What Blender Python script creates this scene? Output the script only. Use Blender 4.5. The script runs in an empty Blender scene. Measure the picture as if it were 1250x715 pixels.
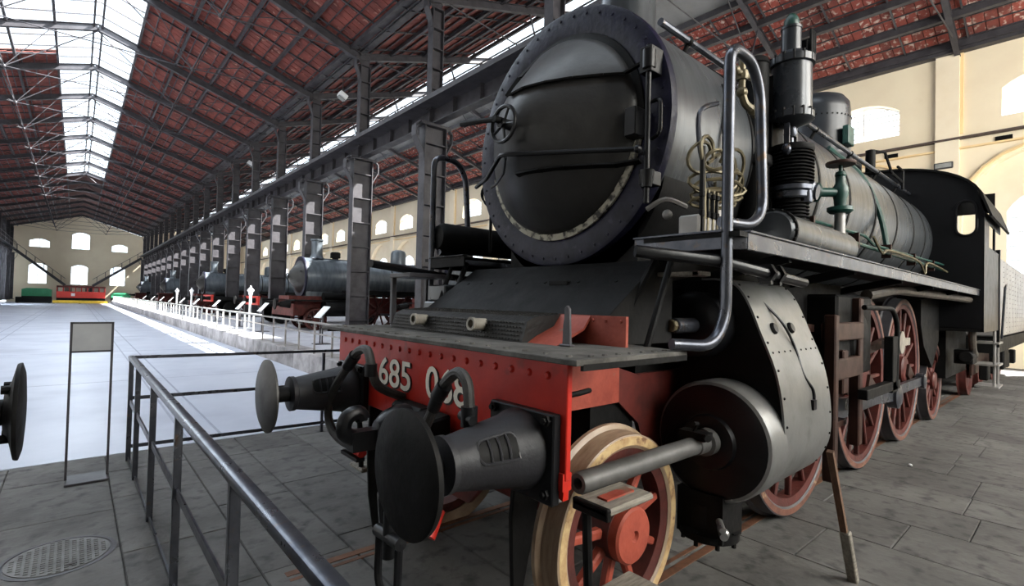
import bpy, bmesh, math, random
from mathutils import Vector, Matrix
random.seed(7)
PI = math.pi
S = bpy.context.scene
COL = S.collection

# ------------------------------------------------------------------ camera
camd = bpy.data.cameras.new('camera'); cam = bpy.data.objects.new('camera', camd); COL.objects.link(cam)
F_PX = 610.207
camd.sensor_fit = 'HORIZONTAL'; camd.sensor_width = 36.0; camd.lens = F_PX / 1250 * 36.0
camd.clip_start = 0.05; camd.clip_end = 500
YAW, PITCH, ROLL = 0.716577, 0.0188716, 0.0251804
fw = Vector((math.sin(YAW) * math.cos(PITCH), math.cos(YAW) * math.cos(PITCH), math.sin(PITCH)))
rt = Vector((math.cos(YAW), -math.sin(YAW), 0)); up = rt.cross(fw)
r2 = math.cos(ROLL) * rt + math.sin(ROLL) * up
u2 = -math.sin(ROLL) * rt + math.cos(ROLL) * up
m = Matrix((r2, u2, -fw)).transposed().to_4x4(); m.translation = (0, 0, 1.67)
cam.matrix_world = m
S.camera = cam

# ------------------------------------------------------------------ sky, sun, daylight at the openings, exposure
S.view_settings.view_transform = 'Standard'; S.view_settings.look = 'None'
S.view_settings.exposure = 0.0; S.view_settings.gamma = 1.0; S.view_settings.use_curve_mapping = False
w = bpy.data.worlds.new('sky'); S.world = w; w.use_nodes = True
bg = w.node_tree.nodes['Background']; bg.inputs[0].default_value = (0.86, 0.93, 1.0, 1); bg.inputs[1].default_value = 2.6
sund = bpy.data.lights.new('sun', 'SUN'); sun = bpy.data.objects.new('sun', sund); COL.objects.link(sun)
sund.energy = 60.0; sund.angle = 0.009; sund.color = (1.0, 0.95, 0.88)
sun.rotation_euler = Vector((-0.80, 0.42, -1.0)).to_track_quat('-Z', 'Y').to_euler()
def daylight(name, loc, d, sx, sy, power, col=(0.86, 0.93, 1.0), upv='Y'):
    l = bpy.data.lights.new(name, 'AREA'); o = bpy.data.objects.new(name, l); COL.objects.link(o)
    l.shape = 'RECTANGLE'; l.size = sx; l.size_y = sy; l.energy = power; l.color = col
    o.location = loc; o.rotation_euler = Vector(d).to_track_quat('-Z', upv).to_euler()
    return o
daylight('nave_skylight_daylight', (0.35, 39.5, 13.7), (0, 0, -1), 2.4, 52, 4200)
daylight('added_near_toplight', (0.35, 5.5, 13.7), (0, 0, -1), 2.4, 17, 700)  # added lamp, lights the smokebox door from above, out of view
daylight('roof_glazing_daylight', (-4.0, 20.5, 12.6), (0.3, 0, -1), 5.6, 20, 300)
daylight('aisle_skylight_daylight', (13.7, 55, 13.6), (0, 0, -1), 2.2, 84, 2600)
daylight('rear_upper_window_daylight', (22.9, 45, 8.8), (-1, 0, 0), 104, 1.8, 1500, upv='Z')
daylight('rear_lower_window_daylight', (22.9, 45, 4.0), (-1, 0, 0), 104, 4.6, 2000, upv='Z')
daylight('added_end_wall_fill', (-8.9, 82, 5.2), (1, 0, 0), 34, 5.5, 24000, upv='Z')  # unseen lamp added to brighten the far end wall
daylight('near_side_window_daylight', (10.6, -9.6, 6.9), (0, 1, -.25), 17.5, 6.2, 7500, col=(1.0, 0.95, 0.86), upv='Z')

# ------------------------------------------------------------------ mesh helpers
def V(*a): return Vector(a)
def frame(d):
    d = Vector(d).normalized()
    a = Vector((0, 0, 1)) if abs(d.z) < 0.9 else Vector((1, 0, 0))
    u = a.cross(d).normalized(); v = d.cross(u)
    return u, v, d
class MB:
    def __init__(s): s.v = []; s.f = []
    def add(s, vs, fs):
        n = len(s.v); s.v += [tuple(p) for p in vs]; s.f += [tuple(i + n for i in f) for f in fs]; return s
    def box(s, c, d, rot=None):
        c = Vector(c); vs = []
        for x in (-.5, .5):
            for y in (-.5, .5):
                for z in (-.5, .5):
                    p = Vector((x * d[0], y * d[1], z * d[2]))
                    if rot is not None: p = rot @ p
                    vs.append(c + p)
        return s.add(vs, [(0, 1, 3, 2), (4, 6, 7, 5), (0, 4, 5, 1), (2, 3, 7, 6), (0, 2, 6, 4), (1, 5, 7, 3)])
    def b2(s, lo, hi): return s.box([(a + b) / 2 for a, b in zip(lo, hi)], [abs(b - a) for a, b in zip(lo, hi)])
    def bar(s, p, q, wd, ht, upv=(0, 0, 1)):
        p = Vector(p); q = Vector(q); d = (q - p); L = d.length; d.normalize()
        side = Vector(upv).cross(d)
        if side.length < 1e-4: side = Vector((1, 0, 0)).cross(d)
        side.normalize(); u = d.cross(side)
        return s.box((p + q) / 2, (wd, L, ht), Matrix((side, d, u)).transposed())
    def lathe(s, o, ax, prof, n=24, cap0=True, cap1=True):
        u, v, d = frame(ax); o = Vector(o); vs = []; fs = []
        for r, t in prof:
            for k in range(n):
                a = 2 * PI * k / n
                vs.append(o + d * t + (u * math.cos(a) + v * math.sin(a)) * max(r, 1e-4))
        for i in range(len(prof) - 1):
            for k in range(n):
                k2 = (k + 1) % n
                fs.append((i * n + k, i * n + k2, (i + 1) * n + k2, (i + 1) * n + k))
        if cap0: fs.append(tuple(range(n - 1, -1, -1)))
        if cap1: fs.append(tuple((len(prof) - 1) * n + k for k in range(n)))
        return s.add(vs, fs)
    def cyl(s, p, q, r0, r1=None, n=16):
        p = Vector(p); q = Vector(q)
        return s.lathe(p, q - p, [(r0, 0), (r0 if r1 is None else r1, (q - p).length)], n)
    def tube(s, pts, r, n=8, closed=False):
        P = [Vector(p) for p in pts]; N = len(P); vs = []; fs = []
        rr = r if isinstance(r, (list, tuple)) else [r] * N
        T = []
        for i in range(N):
            a = P[(i - 1) % N] if (closed or i > 0) else P[i]
            b = P[(i + 1) % N] if (closed or i < N - 1) else P[i]
            T.append((b - a).normalized())
        u = frame(T[0])[0]
        for i in range(N):
            u = (u - T[i] * u.dot(T[i])); u.normalize(); v = T[i].cross(u)
            for k in range(n):
                a = 2 * PI * k / n
                vs.append(P[i] + (u * math.cos(a) + v * math.sin(a)) * rr[i])
        for i in range(N if closed else N - 1):
            j = (i + 1) % N
            for k in range(n):
                k2 = (k + 1) % n
                fs.append((i * n + k, i * n + k2, j * n + k2, j * n + k))
        if not closed:
            fs.append(tuple(range(n - 1, -1, -1))); fs.append(tuple((N - 1) * n + k for k in range(n)))
        return s.add(vs, fs)
    def prism(s, poly, axis, t0, t1):
        # poly in (y,z) for axis 0, (x,z) for axis 1, (x,y) for axis 2
        def mk(a, b, t): return ((t, a, b), (a, t, b), (a, b, t))[axis]
        n = len(poly); vs = [mk(a, b, t0) for a, b in poly] + [mk(a, b, t1) for a, b in poly]
        fs = [tuple(range(n)), tuple(range(2 * n - 1, n - 1, -1))]
        for i in range(n):
            j = (i + 1) % n; fs.append((i, i + n, j + n, j))
        return s.add(vs, fs)
    def sheet(s, line, axis, t0, t1, th):
        # open polyline in the cross plane, swept along axis with thickness th
        P = [Vector((a, b)) for a, b in line]; off = []
        for i in range(len(P)):
            a = P[max(i - 1, 0)]; b = P[min(i + 1, len(P) - 1)]; d = (b - a).normalized()
            off.append(P[i] + Vector((-d.y, d.x)) * th)
        def mk(p, t): return ((t, p[0], p[1]), (p[0], t, p[1]), (p[0], p[1], t))[axis]
        n = len(P); vs = [mk(p, t0) for p in P] + [mk(p, t1) for p in P] + [mk(p, t0) for p in off] + [mk(p, t1) for p in off]
        fs = []
        for i in range(n - 1):
            fs += [(i, i + 1, n + i + 1, n + i), (2 * n + i, 3 * n + i, 3 * n + i + 1, 2 * n + i + 1),
                   (i, 2 * n + i, 2 * n + i + 1, i + 1), (n + i, n + i + 1, 3 * n + i + 1, 3 * n + i)]
        fs += [(0, n, 3 * n, 2 * n), (n - 1, 3 * n - 1, 4 * n - 1, 2 * n - 1)]
        return s.add(vs, fs)
    def ball(s, o, r, n=10, sq=1.0):
        return s.lathe(Vector(o) - V(0, 0, r * sq), (0, 0, 1), [(r * math.sin(PI * i / 6), r * sq * (1 - math.cos(PI * i / 6))) for i in range(7)], n, False, False)
    def torus(s, o, ax, R, r, n=28, k=8):
        u, v, d = frame(ax); o = Vector(o)
        return s.tube([o + (u * math.cos(2 * PI * i / n) + v * math.sin(2 * PI * i / n)) * R for i in range(n)], r, k, True)
    def fit(s):
        # air pump drawn at 1:1.3 about (3.02, 1.13), brought to its real size and place
        s.v = [(3.93 + (x - 3.02) * .90, 1.43 + (y - 1.13) * .90, 2.22 + (z - 2.02) * 1.232) for x, y, z in s.v]; return s
    def build(s, name, mat, parent=None, org=None, bevel=0, smooth=True, kind=None, seg=1):
        if org is None: org = ORG.get(parent.name, V(0, 0, 0)) if parent else V(0, 0, 0)
        me = bpy.data.meshes.new(name)
        me.from_pydata([tuple(Vector(p) - org) for p in s.v], [], s.f)
        bm = bmesh.new(); bm.from_mesh(me)
        bmesh.ops.recalc_face_normals(bm, faces=bm.faces)
        if bevel:
            ed = [e for e in bm.edges if len(e.link_faces) == 2 and e.calc_face_angle(0) > 0.6]
            bmesh.ops.bevel(bm, geom=ed, offset=bevel, segments=seg, affect='EDGES', profile=0.5, clamp_overlap=True)
        bm.to_mesh(me); bm.free()
        if smooth:
            me.shade_smooth(); me.set_sharp_from_angle(angle=0.6)
        o = bpy.data.objects.new(name, me); COL.objects.link(o)
        if mat is not None: me.materials.append(mat)
        if parent: o.parent = parent; ORG[o.name] = org
        else: ORG[o.name] = org; o.location = org
        if kind: o['kind'] = kind
        return o
ORG = {}
def thing(name, label, cat, loc=(0, 0, 0), group=None, local=False):
    o = bpy.data.objects.new(name, None); COL.objects.link(o); o.location = loc; o.empty_display_size = 0.2
    o['label'] = label; o['category'] = cat
    if group: o['group'] = group
    ORG[o.name] = V(0, 0, 0) if local else Vector(loc)
    return o
def tag(o, label, cat, group=None):
    o['label'] = label; o['category'] = cat
    if group: o['group'] = group
    return o
KIDS = {}
def copy_tree(o, parent=None):
    c = o.copy(); COL.objects.link(c)
    if parent is not None: c.parent = parent
    for ch in o.children: copy_tree(ch, c)
    return c
def arc(c, r, a0, a1, n, ax=0):
    return [(c[0] + r * math.cos(a0 + (a1 - a0) * i / n), c[1] + r * math.sin(a0 + (a1 - a0) * i / n)) for i in range(n + 1)]
def bend(pts, r, n=5):
    P = [Vector(p) for p in pts]; out = [P[0]]
    for i in range(1, len(P) - 1):
        a = (P[i - 1] - P[i]); b = (P[i + 1] - P[i]); q = min(r, a.length * .48, b.length * .48)
        A = P[i] + a.normalized() * q; B = P[i] + b.normalized() * q
        for k in range(n + 1):
            t = k / n; out.append(A * (1 - t) ** 2 + P[i] * 2 * t * (1 - t) + B * t * t)
    out.append(P[-1]); return out
def spline(pts, n=6):
    P = [Vector(p) for p in pts]; out = []
    for i in range(len(P) - 1):
        p0 = P[max(i - 1, 0)]; p1 = P[i]; p2 = P[i + 1]; p3 = P[min(i + 2, len(P) - 1)]
        for k in range(n):
            t = k / n
            out.append(0.5 * ((2 * p1) + (p2 - p0) * t + (2 * p0 - 5 * p1 + 4 * p2 - p3) * t * t + (3 * p1 - p0 - 3 * p2 + p3) * t ** 3))
    out.append(P[-1]); return out

# ------------------------------------------------------------------ materials
def mat(name, c1, c2=None, rough=0.5, metal=0.0, scale=6.0, lo=0.4, hi=0.65, bump=0.0, bscale=40.0, rvar=0.12, c3=None, c3scale=20.0, c3lo=0.62, c3hi=0.7, stretch=(1, 1, 1), rnd=0.0, spec=0.5):
    M = bpy.data.materials.new(name); M.use_nodes = True; N = M.node_tree.nodes; L = M.node_tree.links
    B = N['Principled BSDF']; B.inputs['Metallic'].default_value = metal
    B.inputs['Specular IOR Level'].default_value = spec
    g = N.new('ShaderNodeNewGeometry'); mp = N.new('ShaderNodeMapping'); mp.inputs['Scale'].default_value = stretch
    L.new(g.outputs['Position'], mp.inputs['Vector'])
    n1 = N.new('ShaderNodeTexNoise'); n1.inputs['Scale'].default_value = scale; n1.inputs['Detail'].default_value = 6; n1.inputs['Roughness'].default_value = 0.6
    L.new(mp.outputs[0], n1.inputs['Vector'])
    def ramp(src, a, b):
        r = N.new('ShaderNodeMapRange'); r.inputs['From Min'].default_value = a; r.inputs['From Max'].default_value = b
        L.new(src, r.inputs['Value']); return r.outputs[0]
    def mix(f, a, b):
        x = N.new('ShaderNodeMix'); x.data_type = 'RGBA'; L.new(f, x.inputs['Factor'])
        for s_, v in ((x.inputs[6], a), (x.inputs[7], b)):
            if isinstance(v, tuple): s_.default_value = (*v, 1)
            else: L.new(v, s_)
        return x.outputs[2]
    c2 = c2 or tuple(v * 0.7 for v in c1)
    col = mix(ramp(n1.outputs[0], lo, hi), c1, c2)
    if c3:
        n2 = N.new('ShaderNodeTexNoise'); n2.inputs['Scale'].default_value = c3scale; n2.inputs['Detail'].default_value = 4
        L.new(mp.outputs[0], n2.inputs['Vector']); col = mix(ramp(n2.outputs[0], c3lo, c3hi), col, c3)
    if rnd:
        oi = N.new('ShaderNodeObjectInfo'); hs = N.new('ShaderNodeHueSaturation')
        mr = N.new('ShaderNodeMapRange'); mr.inputs['To Min'].default_value = 1 - rnd; mr.inputs['To Max'].default_value = 1 + rnd
        L.new(oi.outputs['Random'], mr.inputs['Value']); L.new(mr.outputs[0], hs.inputs['Value']); L.new(col, hs.inputs['Color']); col = hs.outputs[0]
    L.new(col, B.inputs['Base Color'])
    mr = N.new('ShaderNodeMapRange'); mr.inputs['To Min'].default_value = max(rough - rvar, 0.03); mr.inputs['To Max'].default_value = min(rough + rvar, 1)
    L.new(n1.outputs[0], mr.inputs['Value']); L.new(mr.outputs[0], B.inputs['Roughness'])
    if bump:
        n3 = N.new('ShaderNodeTexNoise'); n3.inputs['Scale'].default_value = bscale; n3.inputs['Detail'].default_value = 5
        L.new(mp.outputs[0], n3.inputs['Vector'])
        bp = N.new('ShaderNodeBump'); bp.inputs['Strength'].default_value = bump; bp.inputs['Distance'].default_value = 0.02
        L.new(n3.outputs[0], bp.inputs['Height']); L.new(bp.outputs[0], B.inputs['Normal'])
    return M
def glass(name, tint, clear):
    M = bpy.data.materials.new(name); M.use_nodes = True; N = M.node_tree.nodes; L = M.node_tree.links
    N.remove(N['Principled BSDF']); out = N['Material Output']
    t = N.new('ShaderNodeBsdfTransparent'); t.inputs[0].default_value = (*tint, 1)
    g = N.new('ShaderNodeBsdfGlossy'); g.inputs['Roughness'].default_value = 0.05
    n = N.new('ShaderNodeTexNoise'); n.inputs['Scale'].default_value = 3
    mr = N.new('ShaderNodeMapRange'); mr.inputs['To Min'].default_value = clear; mr.inputs['To Max'].default_value = clear + 0.06
    x = N.new('ShaderNodeMixShader'); L.new(n.outputs[0], mr.inputs['Value']); L.new(mr.outputs[0], x.inputs[0]); L.new(t.outputs[0], x.inputs[1]); L.new(g.outputs[0], x.inputs[2])
    L.new(x.outputs[0], out.inputs['Surface']); return M
M = {}
M['iron'] = mat('grey_painted_iron', (.050, .047, .053), (.030, .028, .033), .5, scale=3, bump=.1, spec=.35)
M['tile'] = mat('terracotta_tile', (.19, .042, .030), (.09, .022, .018), .85, scale=1.6, bump=.3, bscale=25, c3=(.30, .15, .11), c3scale=4.5, c3lo=.62, c3hi=.7, rnd=.15)
M['tile_lime'] = mat('limed_terracotta_tile', (.20, .040, .028), (.11, .025, .02), .85, scale=2.6, bump=.3, bscale=25, c3=(.38, .30, .26), c3scale=7, c3lo=.55, c3hi=.66, rnd=.35)
M['board'] = mat('dark_roof_board', (.10, .04, .03), (.07, .03, .025), .9)
M['panel'] = mat('grey_roof_panel', (.22, .22, .22), (.17, .17, .17), .8, scale=1)
M['cream'] = mat('cream_plaster', (.82, .72, .54), (.77, .66, .49), .9, scale=.6, bump=.1, bscale=8, c3=(.68, .55, .40), c3scale=.9, c3lo=.66, c3hi=.8)
M['cream_trim'] = mat('pale_cream_plaster', (.85, .75, .58), (.80, .69, .52), .9, scale=1, bump=.05)
M['yellow_trim'] = mat('yellow_ochre_plaster', (.82, .62, .34), (.76, .56, .3), .9, scale=1)
M['dark'] = mat('dark_cornice', (.09, .06, .05), (.06, .045, .04), .8)
M['winframe'] = mat('white_window_bar', (.7, .7, .7), (.62, .62, .62), .6)
M['nave'] = mat('pale_polished_concrete', (.50, .53, .62), (.42, .45, .54), .38, scale=.7, rvar=.1, c3=(.36, .38, .46), c3scale=.35, c3lo=.55, c3hi=.75, bump=.03, bscale=12)
M['stone'] = mat('worn_grey_stone', (.135, .130, .125), (.080, .078, .075), .75, scale=1.3, lo=.34, hi=.66, bump=.8, bscale=9, c3=(.055, .054, .053), c3scale=8, c3lo=.52, c3hi=.70, rnd=.16, spec=.2)
M['joint'] = mat('dark_joint_soil', (.05, .048, .045), (.035, .033, .031), .95, scale=8, bump=.4, spec=.2)
M['kerb'] = mat('mottled_kerb_stone', (.36, .34, .34), (.2, .19, .19), .85, scale=3, bump=.4, bscale=15, rnd=.2)
M['plat'] = mat('platform_paving', (.42, .42, .46), (.34, .34, .38), .8, scale=2, bump=.2)
M['railwhite'] = mat('chalky_white_rail_paint', (.62, .64, .62), (.45, .46, .44), .55, scale=4)
M['railgrey'] = mat('worn_grey_rail_paint', (.33, .31, .29), (.22, .2, .19), .5, scale=4)
M['guard'] = mat('oiled_dark_steel', (.085, .09, .105), (.045, .05, .065), .3, metal=.7, scale=7, rvar=.12, c3=(.10, .075, .06), c3scale=12)
M['wornsteel'] = mat('worn_grey_buffer_face', (.062, .058, .054), (.036, .034, .032), .5, metal=.3, scale=7)
M['bufferiron'] = mat('dull_blue_black_iron', (.020, .020, .023), (.012, .012, .014), .5, scale=8, bump=.1, spec=.3)
M['tyretread'] = mat('beige_tyre_tread', (.30, .22, .15), (.20, .13, .08), .45, scale=6, stretch=(1, 5, 1))
M['pipebrown'] = mat('oily_brown_pipe', (.075, .062, .05), (.04, .033, .028), .5, scale=8)
M['pipegrey'] = mat('matt_grey_tube', (.085, .083, .08), (.05, .049, .047), .55, metal=.2, scale=7)
M['steel'] = mat('bare_steel', (.42, .42, .42), (.28, .28, .28), .32, metal=.9, scale=10)
M['black'] = mat('black_engine_paint', (.006, .0063, .0075), (.004, .0042, .005), .36, scale=5, rvar=.12, bump=.04, bscale=30, spec=.25)
M['soot'] = mat('matt_sooty_black', (.0070, .0067, .0067), (.004, .004, .004), .6, scale=6, rvar=.15, bump=.12, bscale=25, spec=.12)
M['bluering'] = mat('blue_black_ring_paint', (.008, .008, .024), (.004, .004, .012), .42, scale=9, rvar=.15, bump=.15, bscale=30, c3=(.022, .022, .042), c3scale=14, c3lo=.62, c3hi=.72, spec=.2)
M['door'] = mat('dull_black_smokebox_door', (.030, .029, .028), (.018, .0175, .017), .42, scale=4, rvar=.12, bump=.05, spec=.3)
M['ash'] = mat('flaking_ash_grey_rim', (.04, .037, .033), (.36, .34, .27), .8, scale=14, lo=.42, hi=.52, bump=.5)
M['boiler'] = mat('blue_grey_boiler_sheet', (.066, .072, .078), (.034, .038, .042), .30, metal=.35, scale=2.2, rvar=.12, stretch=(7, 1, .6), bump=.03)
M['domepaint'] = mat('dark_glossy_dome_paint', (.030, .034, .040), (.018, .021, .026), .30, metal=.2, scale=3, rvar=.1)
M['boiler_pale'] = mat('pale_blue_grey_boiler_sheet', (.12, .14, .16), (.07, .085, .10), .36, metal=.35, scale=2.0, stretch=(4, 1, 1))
M['sheet'] = mat('satin_grey_cylinder_sheet', (.16, .16, .157), (.115, .115, .11), .36, metal=.35, scale=2.6, rvar=.12, bump=.03, c3=(.09, .09, .086), c3scale=7, c3lo=.6, c3hi=.75)
M['red'] = mat('red_beam_paint', (.46, .020, .010), (.36, .014, .008), .42, scale=5, rvar=.1, bump=.05, c3=(.25, .016, .010), c3scale=9, c3lo=.62, c3hi=.75, spec=.3)
M['salmon'] = mat('faded_salmon_red', (.30, .060, .036), (.21, .036, .022), .55, scale=7, c3=(.14, .10, .07), c3scale=5, c3lo=.64, c3hi=.70, bump=.1, spec=.3)
M['wheelred'] = mat('wheel_red', (.085, .020, .016), (.045, .012, .010), .55, scale=6, bump=.1, spec=.3)
M['framered'] = mat('grimy_and_shaded_dark_red', (.10, .014, .010), (.05, .009, .007), .6, scale=5, spec=.3)
M['rust'] = mat('brown_oily_rust', (.045, .020, .014), (.025, .012, .010), .5, metal=.3, scale=8, spec=.3)
M['tyre'] = mat('ivory_tyre_paint', (.50, .36, .18), (.30, .17, .075), .5, scale=9, bump=.15, c3=(.16, .08, .04), c3scale=14, c3lo=.58, c3hi=.68)
M['tyrerim'] = mat('faded_tyre_edge', (.15, .06, .038), (.09, .035, .024), .55, scale=9, c3=(.34, .24, .14), c3scale=10, c3lo=.62, c3hi=.72)
M['deck'] = mat('dusty_deck_plate', (.095, .09, .082), (.045, .043, .039), .7, scale=7, bump=.3, bscale=30, spec=.22)
M['tread'] = mat('chequer_plate', (.016, .0155, .0145), (.010, .0097, .0093), .5, metal=.2, scale=6, bump=.2, spec=.3)
M['wood'] = mat('weathered_grey_wood', (.22, .20, .165), (.13, .115, .095), .8, scale=4, stretch=(2, 14, 14), bump=.3)
M['brown'] = mat('brown_timber', (.13, .065, .035), (.075, .038, .022), .75, scale=5, stretch=(10, 10, 2), bump=.3)
M['brass'] = mat('dull_brass_pipe', (.15, .125, .072), (.08, .066, .038), .45, metal=.5, scale=10)
M['green'] = mat('dark_green_enamel', (.008, .055, .042), (.005, .03, .025), .42, scale=8)
M['white'] = mat('white_number_paint', (.82, .79, .70), (.70, .67, .58), .6, scale=14)
M['outline'] = mat('black_number_edge', (.012, .01, .01), (.02, .012, .01), .6)
M['signface'] = mat('grey_sign_face', (.36, .37, .38), (.3, .31, .32), .5, scale=3)
M['whitepaint'] = mat('bright_white_paint', (.82, .84, .86), (.74, .76, .78), .5, scale=4)
M['tender'] = mat('grey_riveted_sheet', (.30, .29, .28), (.22, .21, .2), .45, metal=.4, scale=3)
M['farred'] = mat('far_vehicle_red', (.55, .03, .02), (.45, .025, .015), .5)
M['fargreen'] = mat('far_vehicle_green', (.03, .28, .12), (.02, .2, .09), .5)
M['yellow'] = mat('safety_yellow', (.75, .5, .04), (.65, .42, .03), .5)
M['railrust'] = mat('rusty_orange_rail', (.15, .062, .030), (.09, .04, .022), .7, metal=.2, scale=9, c3=(.22, .085, .035), c3scale=5)
M['glass'] = glass('window_glass', (.93, .97, 1.0), .05)
M['roofglass'] = glass('roof_glass', (.93, .97, 1.0), .04)
M['rubber'] = mat('black_rubber_hose', (.028, .026, .024), (.018, .017, .016), .6, scale=20, bump=.2, bscale=90)
M['lampglass'] = mat('lamp_lens', (.30, .31, .30), (.24, .25, .24), .2, scale=8)

# ================================================================== SETTING
CX, D0, DD = 7.65, 7.8, 4.95            # column line, first column, bay spacing
XW, YE, YN = 22.2, 100.0, -9.0          # rear wall, far end wall, near side wall
RX, RZ = 0.35, 13.1                     # nave ridge
AX_, AZ = 14.9, 13.08                   # aisle ridge
XL = -6.95
colY = [D0 + DD * n for n in range(19)]
def zroof(x):
    if x <= CX: return RZ - .315 * abs(x - RX)
    if x <= AX_: return 10.8 + .315 * (x - CX)
    return AZ - .34 * (x - AX_)

# floors
fl = MB().b2((-8, YN, -.30), (XW, 6.6, -.012)).build('floor', M['joint'], kind='structure', smooth=False)
slabs = []
x = -3.4
while x < XW - .3:
    wd = random.uniform(.5, .72)
    y = YN + random.uniform(-.6, 0)
    while y < 6.56:
        ln = random.uniform(.75, 1.35); y1 = min(y + ln, 6.58)
        if y1 > YN + .1 and y1 - y > .12:
            slabs.append((x, max(y, YN), x + wd, y1))
        y += ln
    x += wd
def slab_mb(s, mb=None):
    mb = mb or MB(); g = .003; h = random.uniform(-.0015, .0015); t = [random.uniform(-.0015, .0015) for _ in range(4)]
    x0, y0, x1, y1 = s[0] + g, s[1] + g, s[2] - g, s[3] - g; e = .005
    vs = [(x0, y0, -.05), (x1, y0, -.05), (x1, y1, -.05), (x0, y1, -.05),
          (x0, y0, h - .008), (x1, y0, h - .008), (x1, y1, h - .008), (x0, y1, h - .008),
          (x0 + e, y0 + e, h + t[0]), (x1 - e, y0 + e, h + t[1]), (x1 - e, y1 - e, h + t[2]), (x0 + e, y1 - e, h + t[3])]
    fs = [(8, 9, 10, 11)] + [(i, (i + 1) % 4, 4 + (i + 1) % 4, 4 + i) for i in range(4)] + [(4 + i, 4 + (i + 1) % 4, 8 + (i + 1) % 4, 8 + i) for i in range(4)]
    return mb.add(vs, fs)
def keyf(s):
    c = V((s[0] + s[2]) / 2, (s[1] + s[3]) / 2, 0) - V(0, 0, 1.67); d = c.dot(fw)
    sx = c.dot(r2) / d if d > .3 else 9
    return c.length + (0 if d > .3 and abs(sx) < 1.15 else 100)
slabs.sort(key=keyf)
for s in slabs[:290]: slab_mb(s).build('stone_slab', M['stone'], fl, smooth=False)
rest = MB()
for s in slabs[290:]: slab_mb(s, rest)
rest.build('stone_slab_field', M['stone'], fl, smooth=False, kind='stuff')
MB().b2((-8, 6.6, -.3), (3.9, YE, 0)).build('floor', M['nave'], kind='structure', smooth=False)
jl = MB()
for yy in range(12, 98, 6): jl.b2((-7.5, yy, 0), (3.85, yy + .02, .002))
for xx in (-2.2, 1.0): jl.b2((xx, 6.7, 0), (xx + .03, 97, .003)); jl.b2((xx + .35, 6.7, 0), (xx + .38, 97, .003))
jl.build('trim_1', mat('floor_joint_line', (.3, .32, .4), (.26, .28, .35), .5), kind='structure', smooth=False)
pf = MB().b2((4.2, 7.0, -.3), (XW, YE, .42)).build('floor', M['plat'], kind='structure', smooth=False)
y = 7.0
while y < 95:
    ln = random.uniform(.9, 1.5); o = MB().b2((3.9, y + .006, -.02), (4.2 + .25, y + ln - .006, .425 + random.uniform(-.008, .008))).build('kerb_stone', M['kerb'], pf, bevel=.015)
    y += ln

# rails of our track
for yr in (1.712, 3.148):
    rl = MB().b2((1.0, yr - .028, -.02), (21.5, yr + .028, .004))
    rl.b2((1.0, yr + (.06 if yr < 2.4 else -.09), -.02), (21.5, yr + (.09 if yr < 2.4 else -.06), .003))
    rl.build('trim_2' if yr < 2.4 else 'trim_3', M['railrust'], kind='structure', smooth=False)

# manhole
mh = thing('manhole_cover', 'round ribbed iron manhole cover set in the stone floor', 'manhole', (-.03, 4.24, 0))
MB().lathe((-.03, 4.24, -.02), (0, 0, 1), [(.285, 0), (.285, .024), (.262, .026), (.258, .02)], 40, True, True).build('rim', M['iron'], mh)
g = MB().lathe((-.03, 4.24, -.02), (0, 0, 1), [(.25, 0), (.25, .026)], 40)
for i in range(-6, 7):
    hw = math.sqrt(.235 ** 2 - (i * .036) ** 2) if abs(i * .036) < .235 else 0
    for j in range(-7, 8):
        if abs(j * .033) < hw: g.box((-.03 + i * .036, 4.24 + j * .033, .008), (.022, .018, .006))
g.build('lid', mat('dusty_cast_iron', (.13, .125, .12), (.09, .087, .083), .6, metal=.3, bump=.2), mh)
MB().box((.03, 4.06, .012), (.05, .02, .004)).build('key_slot', M['outline'], mh)

# ---------------- walls
def arch_hole(cy, hw, z0, zs, rise, n=10):
    # opening polygon (y,z): segmental arch
    pts = [(cy - hw, z0), (cy + hw, z0)]
    R = (hw * hw + rise * rise) / (2 * rise); a = math.asin(min(1, hw / R)); cz = zs + rise - R
    pts += [(cy + R * math.sin(a - 2 * a * i / n), cz + R * math.cos(a - 2 * a * i / n)) for i in range(n + 1)]
    return pts
def wall_bay(mb, map3, u0, u1, z0, z1, holes, th):
    """one bay of wall between u0..u1, holes stacked vertically (cy,hw,z0,zs,rise); strips around them, reveals"""
    zc = z0
    def quad(a, b, c, d):
        mb.add([map3(a[0], a[1], 0), map3(b[0], b[1], 0), map3(c[0], c[1], 0), map3(d[0], d[1], 0),
                map3(a[0], a[1], th), map3(b[0], b[1], th), map3(c[0], c[1], th), map3(d[0], d[1], th)], [(0, 1, 2, 3), (4, 7, 6, 5)])
    for (cy, hw, h0, zs, rise) in holes:
        if h0 > zc: quad((u0, zc), (u1, zc), (u1, h0), (u0, h0))
        P = arch_hole(cy, hw, h0, zs, rise); top = max(p[1] for p in P) + .02
        quad((u0, h0), (cy - hw, h0), (cy - hw, zs), (u0, zs)); quad((cy + hw, h0), (u1, h0), (u1, zs), (cy + hw, zs))
        quad((u0, zs), (cy - hw, zs), (cy - hw, top), (u0, top)); quad((cy + hw, zs), (u1, zs), (u1, top), (cy + hw, top))
        A = P[2:]
        for i in range(len(A) - 1):
            quad(A[i + 1], A[i], (A[i][0], top), (A[i + 1][0], top))
        n = len(P)
        for i in range(n):
            a, b = P[i], P[(i + 1) % n]
            mb.add([map3(a[0], a[1], 0), map3(b[0], b[1], 0), map3(b[0], b[1], th), map3(a[0], a[1], th)], [(0, 1, 2, 3)])
        zc = top
    if zc < z1: quad((u0, zc), (u1, zc), (u1, z1), (u0, z1))
mback = lambda u, z, d: (XW + d, u, z)
wb = MB()
WY = [0.63 + 4.95 * k for k in range(-1, 20)]
UP = lambda c: (c, 1.15, 8.05, 8.95, .42)
LO = lambda c: (c, 2.1, 1.1, 4.89, 2.1)
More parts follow.
